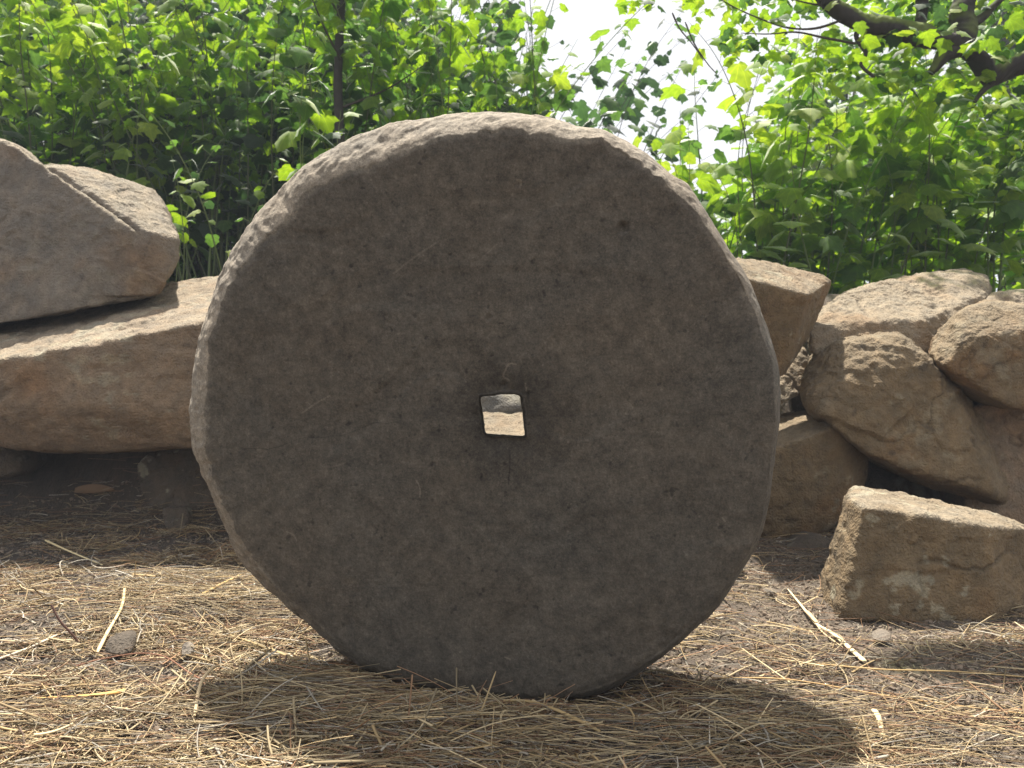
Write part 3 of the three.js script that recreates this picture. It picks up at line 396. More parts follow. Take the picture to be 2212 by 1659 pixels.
{ // crumbs of earth between the straw
  const g0 = new THREE.IcosahedronGeometry(1, 1), p = g0.attributes.position; for (let i = 0; i < p.count; i++) { const x = p.getX(i), y = p.getY(i), z = p.getZ(i), k = 1 + 0.5 * noise(x * 1.3 + 4, y * 1.3, z * 1.3); p.setXYZ(i, x * k, y * k * 0.7, z * k); } g0.computeVertexNormals();
  const n = 26000, m = new THREE.InstancedMesh(g0, new THREE.MeshStandardMaterial({ roughness: 1 }), n), r = rng(44), o = new THREE.Object3D(), c = new THREE.Color();
  for (let i = 0; i < n; i++) { let s; do { s = spot(r, 0.86, 2.7, 1.2); } while (r() < cover(s.x, s.d) * 0.8); const k = 0.0015 + 0.006 * Math.pow(r(), 3); o.position.set(s.x, groundY(s.x, s.z) + k * 0.2, s.z); o.rotation.set(r() * 6, r() * 6, r() * 6); o.scale.setScalar(k); o.updateMatrix(); m.setMatrixAt(i, o.matrix); const b = 0.5 + 0.9 * r(); m.setColorAt(i, c.setRGB(0.15 * b, 0.115 * b, 0.085 * b)); }
  m.castShadow = m.receiveShadow = true; top(m, 'earth_crumbs'); tag(m, 'dark crumbs of earth and grit scattered between the straw', 'earth', null, 'stuff');
}
// ------------------------------------------------------------------ stalks, twigs and leaves that can be told apart
const gd = y => EYE * FOCAL / (y - 830);               // distance of the level ground seen at that height
function wand(pts, r0, r1, sides, seed, flat = 1) {    // tapered stalk through points
  const c = new THREE.CatmullRomCurve3(pts), n = Math.max(8, pts.length * 6), f = c.computeFrenetFrames(n), pos = [], idx = [], uv = [], r = rng(seed), ph = r() * 9;
  for (let i = 0; i <= n; i++) { const t = i / n, p = c.getPoint(t), w = mix(r0, r1, t) * (1 + 0.18 * noise(t * 9, ph, 1)) * (i === 0 || i === n ? 0.6 : 1); for (let j = 0; j < sides; j++) { const a = j / sides * 6.2832; const v = new THREE.Vector3(0, 0, 0).addScaledVector(f.normals[i], Math.cos(a) * w).addScaledVector(f.binormals[i], Math.sin(a) * w); v.y *= flat; pos.push(p.x + v.x, p.y + v.y, p.z + v.z); } }
  for (let i = 0; i < n; i++) for (let j = 0; j < sides; j++) { const a = i * sides + j, b = i * sides + (j + 1) % sides; idx.push(a, a + sides, b, b, a + sides, b + sides); }
  for (const e of [0, n]) { const o = e * sides; for (let j = 1; j < sides - 1; j++) e ? idx.push(o, o + j, o + j + 1) : idx.push(o, o + j + 1, o + j); }
  const g = new THREE.BufferGeometry(); g.setAttribute('position', new THREE.Float32BufferAttribute(pos, 3)); g.setIndex(idx); g.computeVertexNormals(); return g;
}
const plain = (r, g, b, rough = 0.75) => new THREE.MeshStandardMaterial({ color: new THREE.Color().setRGB(r, g, b), roughness: rough });
for (const [n, h] of [['pebble', 0.014], ['pebble_001', 0.012], ['pebble_002', 0.024], ['pebble_003', 0.022]]) scene.getObjectByName(n).position.y += h;   // seated on the litter, not under it
function lying(name, label, category, group, pts, w0, w1, color, flat = 0.6, extra) {   // pts: [x, y, lift]
  const P = pts.map(([x, y, l, d]) => { const v = at(x, y, d ?? gd(y)); if (d === undefined) v.y = groundY(v.x, v.z) + (l ?? 0.008); return v; });
  const base = P[0].clone(), G = new THREE.Group(); G.position.copy(base); top(G, name); tag(G, label, category, group);
  const m = new THREE.Mesh(wand(P.map(v => v.clone().sub(base)), w0, w1, 7, 3 + P[0].x * 100, flat), plain(...color)); m.name = 'stalk'; G.add(m);
  if (extra) for (const [nm, pp, a, b, col] of extra) { const Q = pp.map(([x, y, l]) => { const v = at(x, y, gd(y)); v.y = groundY(v.x, v.z) + (l ?? 0.008); return v.sub(base); }); const e = new THREE.Mesh(wand(Q, a, b, 6, 5, 0.5), plain(...col)); e.name = nm; G.add(e); }
  shade(G); return G;
}
const ST = 'single stalks lying on the straw';
lying('reed_stem', 'thick pale split reed stem slanting across the earth left of the lone boulder', 'reed stem', ST, [[1702, 1283, 0.018], [1745, 1325, 0.014], [1762, 1345, 0.014], [1800, 1382, 0.012], [1838, 1418, 0.012], [1868, 1444, 0.01]], 0.0026, 0.0060, [0.62, 0.52, 0.32], 0.5,
  [['sheath', [[1742, 1322, 0.016], [1752, 1334, 0.018], [1764, 1347, 0.018]], 0.0062, 0.0048, [0.52, 0.38, 0.22]], ['strand', [[1764, 1348, 0.014], [1780, 1378, 0.010], [1822, 1412, 0.008]], 0.0022, 0.0012, [0.55, 0.42, 0.24]]]);
lying('reed_stem', 'orange-brown split reed stem with a broken end, lower left of the picture', 'reed stem', ST, [[80, 1566, 0.012], [160, 1559, 0.014], [225, 1551, 0.016], [274, 1543, 0.018]], 0.0012, 0.0062, [0.60, 0.33, 0.10], 0.5);
lying('straw_stalk', 'long dull greenish-brown stalk running under the left side of the millstone', 'straw stalk', ST, [[496, 1398, 0.016], [560, 1416, 0.018], [640, 1446, 0.018], [740, 1486, 0.014], [830, 1520, 0.010]], 0.0022, 0.0050, [0.34, 0.25, 0.12], 0.7);
lying('straw_stalk', 'bowed golden stalk in the shade in front of the millstone foot', 'straw stalk', ST, [[1024, 1538, 0.012], [1064, 1528, 0.020], [1104, 1526, 0.026], [1150, 1540, 0.022], [1210, 1570, 0.015], [1297, 1609, 0.010]], 0.0026, 0.0032, [0.42, 0.30, 0.14], 0.8);
lying('straw_stalk', 'thin straight straw standing up against the millstone foot', 'straw stalk', ST, [[1026, 1573, 0, 1.19], [1046, 1520, 0, 1.185], [1071, 1451, 0, 1.18]], 0.0016, 0.0010, [0.46, 0.34, 0.18], 1);
lying('twig', 'dark reddish twig sticking up out of the straw on the left', 'twig', ST, [[180, 1405, 0, 1.54], [160, 1376, 0, 1.53], [128, 1340, 0, 1.52], [110, 1306, 0, 1.52]], 0.0024, 0.0022, [0.11, 0.055, 0.04], 1);
lying('straw_stalk', 'red-brown bowed stalk arching over the straw below the dark angular stone', 'straw stalk', ST, [[104, 1494, 0.006], [170, 1468, 0.018], [233, 1458, 0.026], [300, 1454, 0.028], [352, 1458, 0.024], [410, 1482, 0.014], [460, 1524, 0.006]], 0.0011, 0.0013, [0.22, 0.10, 0.055], 1);
lying('straw_stalk', 'whitish straight stalk at the left picture edge beside the dark angular stone', 'straw stalk', ST, [[-20, 1452, 0.012], [60, 1424, 0.016], [124, 1399, 0.020]], 0.0032, 0.0028, [0.58, 0.48, 0.36], 0.8);
lying('straw_stalk', 'pale stalk on the shade line in front of the slab', 'straw stalk', ST, [[98, 1206, 0.02], [150, 1222, 0.018], [222, 1246, 0.012]], 0.0040, 0.0024, [0.66, 0.54, 0.30], 0.6);
lying('straw_stalk', 'short cut pale stalk lying among chaff in the lower right', 'straw stalk', ST, [[1888, 1552, 0.012], [1898, 1582, 0.010], [1908, 1616, 0.008]], 0.0052, 0.0036, [0.62, 0.50, 0.30], 0.5);
lying('straw_stalk', 'short white woody stalk standing in the straw at the lower picture edge', 'straw stalk', ST, [[322, 1664, 0, 1.07], [316, 1630, 0, 1.07], [312, 1600, 0, 1.08]], 0.0058, 0.0040, [0.60, 0.50, 0.42], 1);
lying('straw_stalk', 'slanting pale stalk across the straw left of the millstone', 'straw stalk', ST, [[210, 1430, 0.012], [232, 1395, 0.02], [262, 1352, 0.024], [270, 1300, 0.02]], 0.0040, 0.0026, [0.60, 0.47, 0.26], 0.6);
lying('straw_stalk', 'thick yellow stalk pointing at the left rim of the millstone', 'straw stalk', ST, [[430, 1328, 0.014], [480, 1305, 0.02], [520, 1282, 0.022]], 0.0042, 0.0046, [0.60, 0.42, 0.18], 0.6);
lying('straw_stalk', 'forked pale stalk standing in the straw below the millstone on the left', 'straw stalk', ST, [[420, 1600, 0.01], [436, 1550, 0.03], [462, 1520, 0.035], [474, 1508, 0.035]], 0.0030, 0.0022, [0.58, 0.44, 0.26], 0.9, [['fork', [[436, 1552, 0.03], [452, 1528, 0.03], [490, 1498, 0.02]], 0.0018, 0.001, [0.55, 0.40, 0.22]]]);
lying('straw_stalk', 'long thin needle-like stalk crossing the earth in front of the lone boulder, lower of two', 'straw stalk', ST, [[1536, 1470, 0.008], [1700, 1490, 0.012], [1900, 1516, 0.012], [2060, 1536, 0.01], [2230, 1560, 0.008]], 0.0013, 0.0011, [0.46, 0.30, 0.13], 1);
lying('straw_stalk', 'long thin needle-like stalk crossing the earth in front of the lone boulder, upper of two', 'straw stalk', ST, [[1766, 1450, 0.008], [1900, 1460, 0.010], [2060, 1468, 0.010], [2230, 1476, 0.008]], 0.0015, 0.0012, [0.48, 0.33, 0.15], 1);
{ // dry leaf under the slab
  const y = 1147, d = gd(1160), N = 14, pos = [], idx = [];
  for (let i = 0; i <= N; i++) { const t = i / N, w = 0.013 * Math.pow(Math.sin(Math.PI * Math.min(1, t * 0.86 + 0.14)), 0.7) * (i ? 1 : 0.75); for (const s of [-1, 0, 1]) pos.push((t - 0.5) * 0.145, 0.006 * Math.abs(s) + 0.006 * Math.sin(t * 3) + (s ? 0 : 0.001), s * w * 1.6); }
  for (let i = 0; i < N; i++) for (let s = 0; s < 2; s++) { const a = i * 3 + s; idx.push(a, a + 1, a + 3, a + 1, a + 4, a + 3); }
  const g = new THREE.BufferGeometry(); g.setAttribute('position', new THREE.Float32BufferAttribute(pos, 3)); g.setIndex(idx); g.computeVertexNormals();
  const m = new THREE.Mesh(g, plain(0.20, 0.125, 0.07)); m.material.side = THREE.DoubleSide; const p = at(205, y, d); m.position.set(p.x, groundY(p.x, p.z) + 0.014, p.z); m.rotation.set(0.75, -0.02, 0.03); top(m, 'dry_leaf'); shade(m); tag(m, 'long brown dry leaf lying in the shade below the slab', 'dry leaf');
}

// ------------------------------------------------------------------ shrubs and trees on the terrace
function leafGeo(half, fold, droop, seed) {            // lobed leaf: stalk at the origin, tip at y = 1
  const r = rng(seed), out = [...half, ...half.slice(1, -1).reverse().map(([x, y]) => [-x, y])], pos = [0, 0.36, 0.02], idx = [], tw = (r() - 0.5) * 0.3;
  for (const [x0, y0] of out) { const x = x0 * (1 + 0.1 * (r() - 0.5)), y = y0 + 0.04 * (r() - 0.5); pos.push(x, y, -fold * Math.abs(x) - droop * y * y + tw * x * y + 0.05 * (r() - 0.5)); }
  for (let i = 0; i < out.length; i++) idx.push(0, 1 + (i + 1) % out.length, 1 + i);
  const g = new THREE.BufferGeometry(); g.setAttribute('position', new THREE.Float32BufferAttribute(pos, 3)); g.setIndex(idx); g.computeVertexNormals(); const uv = []; for (let i = 0; i < pos.length; i += 3) uv.push(pos[i] / 1.5 + 0.5, (pos[i + 1] + 0.2) / 1.4); g.setAttribute('uv', new THREE.Float32BufferAttribute(uv, 2)); return g;
}
const maple = [[0, 0], [0.20, -0.10], [0.36, -0.02], [0.52, 0.10], [0.42, 0.24], [0.50, 0.36], [0.66, 0.52], [0.44, 0.54], [0.30, 0.58], [0.26, 0.72], [0.16, 0.80], [0, 1.02]];
const grape = [[0, 0], [0.24, -0.12], [0.44, 0.02], [0.50, 0.20], [0.42, 0.32], [0.54, 0.52], [0.36, 0.60], [0.28, 0.74], [0.12, 0.86], [0, 1.0]];
const oval = [[0, 0], [0.16, 0.10], [0.27, 0.30], [0.29, 0.50], [0.20, 0.75], [0, 1]];
const LEAVES = [leafGeo(maple, 0.25, 0.22, 1), leafGeo(maple, 0.05, 0.35, 2), leafGeo(grape, 0.35, 0.15, 3), leafGeo(grape, 0.1, 0.1, 4), leafGeo(oval, 0.2, 0.2, 5)];
const leafTex = tex(256, (u, v) => {                    // pale veins fanning out of the leaf base, and blotches
  const x = (u - 0.5) * 1.5, y = v * 1.4 - 0.2, a = Math.atan2(Math.abs(x), y), q = Math.hypot(x, y); let n = 9;
  for (const k of [0, 0.62, 1.15]) n = Math.min(n, Math.abs(a - k) * q); for (let k = 1; k < 6; k++) n = Math.min(n, 0.012 + 0.7 * Math.abs(y - Math.abs(x) * 0.8 - k * 0.16));
  const vein = sstep(0.022, 0.004, n), m = fbm(x * 4, y * 4, 3, 3), b = 205 + 34 * m; return [b + 40 * vein + 8 * m, b + 28 * vein, b + 26 * vein];
}, true);
const leafMat = (r, g, b) => new THREE.MeshPhysicalMaterial({ map: leafTex, color: new THREE.Color().setRGB(r, g, b), roughness: 0.75, specularIntensity: 0.5, transmission: 0.78, thickness: 0, side: THREE.DoubleSide, ior: 1.4 });
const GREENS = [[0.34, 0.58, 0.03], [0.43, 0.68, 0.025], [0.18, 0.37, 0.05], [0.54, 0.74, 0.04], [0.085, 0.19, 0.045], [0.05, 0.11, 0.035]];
const leafMats = GREENS.map(c => leafMat(...c)); leafMats.forEach(m => { m.name = 'leaf'; });
const foliageMat = leafMat(1, 1, 1); foliageMat.name = 'foliage';
const stemMats = [plain(0.13, 0.17, 0.06, 0.8), plain(0.06, 0.05, 0.038, 0.9), plain(0.09, 0.10, 0.05, 0.9)];
const pickOf = (a, r) => a[Math.floor(r() * a.length)], V = (x, y, z) => new THREE.Vector3(x, y, z);
function leafMatrix(p, axis, normal, s) { const y = axis.clone().addScaledVector(normal, -axis.dot(normal)).normalize(), x = new THREE.Vector3().crossVectors(y, normal); return new THREE.Matrix4().makeBasis(x.multiplyScalar(s), y.multiplyScalar(s), normal.clone().multiplyScalar(s)).setPosition(p); }
function seenSize(p, s) { const d = -p.z; if (d < 0.5) return 0; const x = p.x / d * FOCAL, y = (EYE - p.y) / d * FOCAL; return Math.abs(x) < 1130 && Math.abs(y) < 850 ? s / d : 0; }
function putLeaves(G, list, r, most = 300) {           // the largest in view one by one, the rest as one part
  const o = G.position, scored = list.map(l => ({ ...l, k: seenSize(l.p, l.s) })).sort((a, b) => b.k - a.k);
  const one = scored.slice(0, most).filter(l => l.k > 0.010), rest = scored.slice(one.length);
  for (const l of one) { const m = new THREE.Mesh(LEAVES[l.g], leafMats[l.c]); leafMatrix(l.p.clone().sub(o), l.axis, l.n, l.s).decompose(m.position, m.quaternion, m.scale); m.name = 'leaf'; G.add(m); }
  for (let gi = 0; gi < LEAVES.length; gi++) { const q = rest.filter(l => l.g === gi); if (!q.length) continue; const im = new THREE.InstancedMesh(LEAVES[gi], foliageMat, q.length), c = new THREE.Color(); q.forEach((l, i) => { im.setMatrixAt(i, leafMatrix(l.p.clone().sub(o), l.axis, l.n, l.s)); const b = 0.8 + 0.4 * r(); im.setColorAt(i, c.setRGB(...GREENS[l.c].map(v => v * b))); }); im.name = 'foliage'; tag(im, null, null, null, 'stuff'); G.add(im); }
}
function shrub(name, label, category, group, o) {
  const { x, d, sx = 0.4, sz = 0.3, h = 1.4, shoots = 40, size = 0.07, seed = 1, bare = 0.22, most = 300, lean = 0.35, gap = 0.055, kinds = [0, 1, 2, 3], cols = [0, 1, 2, 3, 4], litCols, thick = 0.006, y0, stemTone = 0 } = o;
  const r = rng(seed), G = new THREE.Group(), by = y0 ?? groundY(x, -d); G.position.set(x, by, -d); top(G, name); tag(G, label, category, group);
  const list = [];
  for (let s = 0; s < shoots; s++) {
    const bx = x + (r() * 2 - 1) * sx, bz = -d + (r() * 2 - 1) * sz, p = V(bx, groundY(bx, bz) - 0.03, bz); if (y0 !== undefined) p.y = y0;
    const H = h * (0.5 + 0.55 * r()), a = r() * 6.28, dir = V(Math.cos(a) * lean * r(), 1, Math.sin(a) * lean * r() + 0.10).normalize(), pts = [p.clone()], steps = 12, L = H * 1.12;
    const bendA = r() * 6.28, bend = (0.25 + 0.5 * r()) * 0.12;
    for (let i = 0; i < steps; i++) { const t = i / steps; dir.x += Math.cos(bendA) * bend * t * 1.6 + (r() - 0.5) * 0.08; dir.z += Math.sin(bendA) * bend * t * 1.6 + (r() - 0.5) * 0.08 + 0.012; dir.y -= 0.05 * t * (r() + 0.4); dir.normalize(); pts.push(pts[i].clone().addScaledVector(dir, L / steps)); }
    const curve = new THREE.CatmullRomCurve3(pts), n = Math.max(4, Math.floor(L * (1 - bare) / gap)), geos = []; const rel = pts.map(q => q.clone().sub(G.position)); geos.push(wand(rel.filter((q, i) => i % 2 === 0), thick * (0.7 + 0.6 * r()), 0.0012, 5, s));
    let ph = r() * 6.28;
    for (let i = 0; i < n; i++) {
      const t = bare + (1 - bare) * (i + 0.5 * r()) / n; ph += 2.4 + 0.5 * (r() - 0.5); const q = curve.getPoint(t), tip = sstep(1.0, 0.75, t), ls = size * (0.45 + 0.8 * r()) * (0.45 + 0.55 * tip) * (t < bare + 0.15 ? 0.8 : 1);
      const outv = V(Math.cos(ph), 0.35 + 0.3 * r(), Math.sin(ph)).normalize(), pl = ls * (0.5 + 0.6 * r()), e = q.clone().addScaledVector(outv, pl);
      const nrm = V((r() - 0.5) * 1.1 + SUN.x * 0.5 + outv.x * 0.5, 0.75, (r() - 0.5) * 1.1 + SUN.z * 0.2 + outv.z * 0.6).normalize(), axis = V(outv.x, -0.25 - 0.5 * r(), outv.z).normalize();
      list.push({ p: e, axis, n: nrm, s: ls, g: kinds[Math.floor(r() * kinds.length)], c: pickOf(litCols && r() < sstep(0.35, 0.75, t) ? litCols : cols, r) });  // upper leaves brighter, lower ones darker: sun and shade put into leaf colour
      const A = q.clone().sub(G.position), B = e.clone().sub(G.position), mid = A.clone().lerp(B, 0.5); mid.y += pl * 0.06; const pg = new THREE.BufferGeometry(), w = 0.0011, q3 = [A, B].flatMap(v => [[v.x - w, v.y, v.z], [v.x + w, v.y, v.z], [v.x, v.y + w * 1.6, v.z]]).flat(); pg.setAttribute('position', new THREE.Float32BufferAttribute(q3, 3)); pg.setIndex([0, 3, 1, 1, 3, 4, 1, 4, 2, 2, 4, 5, 2, 5, 0, 0, 5, 3]); pg.computeVertexNormals(); geos.push(pg);
    }
    const m = new THREE.Mesh(mergeGeometries(geos), stemMats[stemTone === 2 ? (r() < 0.5 ? 0 : 2) : stemTone]); m.name = 'stem'; G.add(m);
  }
  putLeaves(G, list, r, most); shade(G); return G;
}
const LB = 'leafy shrubs crowding the bank on the left', RB = 'bright leafy shrubs behind the right-hand stones';
shrub('shrub', 'leafy shrub above the big grey boulder, at the left picture edge', 'shrub', LB, { x: -3.3, d: 4.9, sx: 0.55, h: 2.3, shoots: 50, seed: 51, bare: 0.36, size: 0.115, gap: 0.06, cols: [0, 2, 2, 4, 4, 5], litCols: [0, 1, 3, 1], stemTone: 2 });
shrub('shrub', 'leafy shrub with large pale upper leaves behind the sunlit facet of the boulder', 'shrub', LB, { x: -2.35, d: 4.75, sx: 0.55, h: 2.3, shoots: 50, seed: 52, bare: 0.36, size: 0.115, gap: 0.06, cols: [0, 2, 2, 4, 4, 5], litCols: [0, 1, 3, 1], stemTone: 2 });
shrub('shrub', 'leafy shrub over the dark gap between the boulder and the millstone', 'shrub', LB, { x: -1.45, d: 4.9, sx: 0.5, h: 2.3, shoots: 42, seed: 53, size: 0.11, gap: 0.06, cols: [2, 4, 4, 5, 5], litCols: [0, 2, 1], bare: 0.32, stemTone: 2 });
shrub('shrub', 'leafy shrub behind the upper left rim of the millstone', 'shrub', LB, { x: -0.62, d: 4.8, sx: 0.45, h: 2.3, shoots: 42, seed: 54, bare: 0.34, size: 0.11, gap: 0.06, cols: [2, 4, 4, 5], litCols: [0, 1, 2], stemTone: 2 });
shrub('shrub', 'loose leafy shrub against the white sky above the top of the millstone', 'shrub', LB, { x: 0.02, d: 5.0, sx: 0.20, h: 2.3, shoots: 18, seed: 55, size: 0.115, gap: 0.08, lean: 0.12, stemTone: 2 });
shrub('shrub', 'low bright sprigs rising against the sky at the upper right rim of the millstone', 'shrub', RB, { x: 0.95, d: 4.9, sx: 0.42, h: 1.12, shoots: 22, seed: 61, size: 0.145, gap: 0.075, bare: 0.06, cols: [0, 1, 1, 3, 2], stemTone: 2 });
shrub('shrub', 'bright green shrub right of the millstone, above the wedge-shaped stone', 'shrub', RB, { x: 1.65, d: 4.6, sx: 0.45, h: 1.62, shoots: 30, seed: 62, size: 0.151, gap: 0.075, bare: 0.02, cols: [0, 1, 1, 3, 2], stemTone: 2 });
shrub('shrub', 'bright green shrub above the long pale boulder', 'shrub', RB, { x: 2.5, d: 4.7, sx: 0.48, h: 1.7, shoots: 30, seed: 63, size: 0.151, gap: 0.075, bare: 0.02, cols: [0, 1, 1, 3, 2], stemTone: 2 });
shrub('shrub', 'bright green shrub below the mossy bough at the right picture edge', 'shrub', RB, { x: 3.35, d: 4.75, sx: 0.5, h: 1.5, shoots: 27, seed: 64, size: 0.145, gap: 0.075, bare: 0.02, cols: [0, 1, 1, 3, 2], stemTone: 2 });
// a few young shoots in front of them
const YS = 'young shoots growing in front of the left-hand bank';
shrub('shoot', 'young leaning shoots with lit leaf tips just above the boulder facet', 'shoot', YS, { x: -1.45, d: 3.6, sx: 0.2, sz: 0.1, h: 0.95, shoots: 4, seed: 65, size: 0.075, bare: 0.35, lean: 0.9, thick: 0.004 });
shrub('shoot', 'young shoots rising over the left shoulder of the millstone', 'shoot', YS, { x: -0.80, d: 3.5, sx: 0.16, sz: 0.1, h: 1.0, shoots: 5, seed: 66, size: 0.075, bare: 0.3, lean: 0.7, thick: 0.004 });
shrub('shoot', 'young shoots with big pale leaves at the upper left rim of the millstone', 'shoot', YS, { x: -0.72, d: 3.3, sx: 0.12, sz: 0.1, h: 1.12, shoots: 4, seed: 67, size: 0.1, bare: 0.4, lean: 0.5, thick: 0.004 });
// second rank, mostly hidden
const BACK = 'taller shrubs in the second rank';
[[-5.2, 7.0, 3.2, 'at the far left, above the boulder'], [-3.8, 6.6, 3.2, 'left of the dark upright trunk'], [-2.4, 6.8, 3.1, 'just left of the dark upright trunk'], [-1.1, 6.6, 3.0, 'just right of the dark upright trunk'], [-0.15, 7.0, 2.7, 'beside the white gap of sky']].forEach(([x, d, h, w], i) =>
  shrub('shrub', `dark tall shrub in the second rank ${w}`, 'shrub', BACK, { x, d, sx: 0.85, sz: 0.6, h, shoots: 64, seed: 71 + i, size: 0.15, gap: 0.075, most: 60, thick: 0.009, stemTone: 1, bare: 0.05, cols: [4, 5, 5, 2], lean: 0.5 }));  // dark leaf greens: the shade of this rank is put into the colour
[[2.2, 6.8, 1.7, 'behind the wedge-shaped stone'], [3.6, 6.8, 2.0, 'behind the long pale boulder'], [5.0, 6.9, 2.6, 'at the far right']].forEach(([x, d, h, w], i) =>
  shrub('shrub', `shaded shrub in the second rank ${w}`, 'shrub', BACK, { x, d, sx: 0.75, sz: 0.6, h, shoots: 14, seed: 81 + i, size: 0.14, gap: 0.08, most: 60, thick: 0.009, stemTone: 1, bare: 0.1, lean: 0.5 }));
// trees
const barkTex = tex(512, (u, v) => { const q = ridge(u * 10, v * 5, 3, 3) * 34 + fbm(u * 40, v * 40, 2, 3) * 40; return [190 + q, 186 + q, 176 + q]; }, true);
const bark = new THREE.MeshStandardMaterial({ color: new THREE.Color().setRGB(0.055, 0.043, 0.033), roughness: 0.95 }); bark.name = 'bark';
function bough(pts, r0, r1, seed, moss) {              // gnarled limb with vertex colours: bark and moss
  const c = new THREE.CatmullRomCurve3(pts), n = pts.length * 26, S = 30, f = c.computeFrenetFrames(n), pos = [], col = [], idx = [], v = new THREE.Vector3();
  for (let i = 0; i <= n; i++) { const t = i / n, p = c.getPoint(t), w = mix(r0, r1, t); for (let j = 0; j < S; j++) { const a = j / S * 6.2832; v.set(0, 0, 0).addScaledVector(f.normals[i], Math.cos(a)).addScaledVector(f.binormals[i], Math.sin(a)); const up = v.y, q = p.clone().addScaledVector(v, w), k = 1 + 0.26 * fbm(q.x * 8, q.y * 8, q.z * 8 + seed, 3) + 0.14 * ridge(q.x * 22, q.y * 22, q.z * 22, 2) * 0.7 + 0.07 * noise(q.x * 60, q.y * 60, q.z * 60); q.copy(p).addScaledVector(v, w * k * (t > 0.985 ? 0.3 : 1)); pos.push(q.x, q.y, q.z); const m = moss * sstep(0.0, 0.35, up * 0.9 + 1.5 * fbm(q.x * 7, q.y * 7, q.z * 7, 3)), b = 0.7 + 0.6 * Math.abs(noise(q.x * 25, q.y * 25, q.z * 25)); col.push(mix(0.040, 0.13, m) * b, mix(0.034, 0.17, m) * b, mix(0.030, 0.035, m) * b); } }
  for (let i = 0; i < n; i++) for (let j = 0; j < S; j++) { const a = i * S + j, b = i * S + (j + 1) % S; idx.push(a, b, a + S, b, b + S, a + S); }
  const g = new THREE.BufferGeometry(); g.setAttribute('position', new THREE.Float32BufferAttribute(pos, 3)); g.setAttribute('color', new THREE.Float32BufferAttribute(col, 3)); g.setIndex(idx); g.computeVertexNormals(); return g;
}
const boughMat = new THREE.MeshStandardMaterial({ vertexColors: true, roughness: 0.95 }); boughMat.name = 'bark';
{ // old tree outside the right of the picture, its mossy bough reaching in
  const D = 3.45, G = new THREE.Group(), foot = V(2.95, groundY(2.95, -3.3), -3.3); G.position.copy(foot); top(G, 'old_tree'); tag(G, 'old tree whose dark mossy bough reaches in at the upper right', 'tree');
  const P = a => a.map(([x, y, d]) => at(x, y, d ?? D).sub(foot));
  const add = (n, pts, a, b, s, moss) => { const m = new THREE.Mesh(bough(pts, a, b, s, moss), boughMat); m.name = n; G.add(m); };
  add('trunk', [V(0, -0.15, 0), V(-0.02, 0.5, 0.02), V(0.03, 1.1, 0), V(-0.02, 1.8, -0.03), V(0.08, 3.0, 0.05), V(0.3, 4.6, 0.1)], 0.17, 0.06, 1, 0.6);
  add('bough', [V(-0.02, 0.98, 0.0), ...P([[2290, 118], [2225, 128], [2170, 152], [2135, 158], [2105, 122], [2068, 92], [2030, 88], [1985, 76], [1930, 62], [1870, 52], [1825, 30], [1795, 8], [1770, -20]])], 0.072, 0.032, 2, 0.9);
  add('limb', P([[2062, 104], [2040, 118], [2025, 140], [2010, 158]]), 0.042, 0.014, 3, 0.8);
  add('limb', P([[2072, 98], [2082, 60], [2078, 30], [2088, -10], [2110, -60]]), 0.055, 0.038, 4, 0.5);
  add('limb', P([[1988, 78], [1988, 50], [1992, 20], [1986, -40]]), 0.026, 0.021, 5, 0.3);
  add('limb', P([[2190, 150], [2150, 175], [2120, 200], [2105, 222]]), 0.018, 0.008, 6, 0.2);
  add('limb', P([[2082, 60], [2120, 40], [2150, 10], [2200, -30]]), 0.020, 0.012, 7, 0.2);
  add('limb', P([[1860, 50], [1850, 80], [1870, 115], [1860, 140], [1890, 168]]), 0.013, 0.006, 8, 0.2);
  const twig = (pts, w) => { const m = new THREE.Mesh(wand(P(pts), w, 0.002, 6, pts[0][0]), bark); m.name = 'twig'; G.add(m); };
  const twigs = [[[1830, 40], [1760, 62], [1700, 60], [1640, 40], [1590, 18], [1540, -10]], [[1850, 95], [1780, 82], [1720, 70], [1660, 74], [1600, 72]], [[1800, 15], [1750, 8], [1690, -6]], [[1480, 48], [1500, 95], [1530, 140], [1548, 160]], [[1452, 28], [1468, 62], [1496, 96], [1520, 132]], [[1990, 80], [1950, 110], [1920, 130]], [[2060, 100], [2000, 92], [1940, 130]], [[2150, 10], [2100, 40], [2040, 30]], [[1795, 8], [1810, -20], [1830, -60]]];
  twigs.forEach((t, i) => twig(t, i === 3 || i === 4 ? 0.004 : 0.006));
  const r = rng(91), list = [];
  const spray = (x0, y0, x1, y1, n, dd = 0.5) => { for (let i = 0; i < n; i++) { const d = D + (r() * 1.6 - 0.12) * dd, p = at(x0 + (x1 - x0) * r(), y0 + (y1 - y0) * r(), d); list.push({ p, axis: V(r() - 0.5, -0.6, r() - 0.5).normalize(), n: V((r() - 0.5) * 1.4, 0.7, (r() - 0.5) * 1.4).normalize(), s: 0.035 + 0.04 * r(), g: Math.floor(r() * 4), c: Math.floor(r() * 5) }); } };
  spray(1500, -60, 1800, 40, 90); spray(1560, 20, 1740, 130, 90); spray(1700, -80, 2212, 20, 260); spray(1880, 0, 2230, 100, 170); spray(1740, 60, 1960, 170, 90); spray(2080, 150, 2260, 420, 230, 0.8); spray(1340, -60, 1500, 20, 50); spray(1880, 80, 2100, 220, 110); for (let i = 0; i < 34; i++) list.push({ p: at(1840 + 370 * r(), 10 + 130 * r(), D - 0.12 - 0.2 * r()), axis: V(r() - 0.5, -0.6, r() - 0.5).normalize(), n: V((r() - 0.5) * 1.4, 0.7, (r() - 0.5) * 1.4).normalize(), s: 0.04 + 0.04 * r(), g: Math.floor(r() * 4), c: Math.floor(r() * 5) });
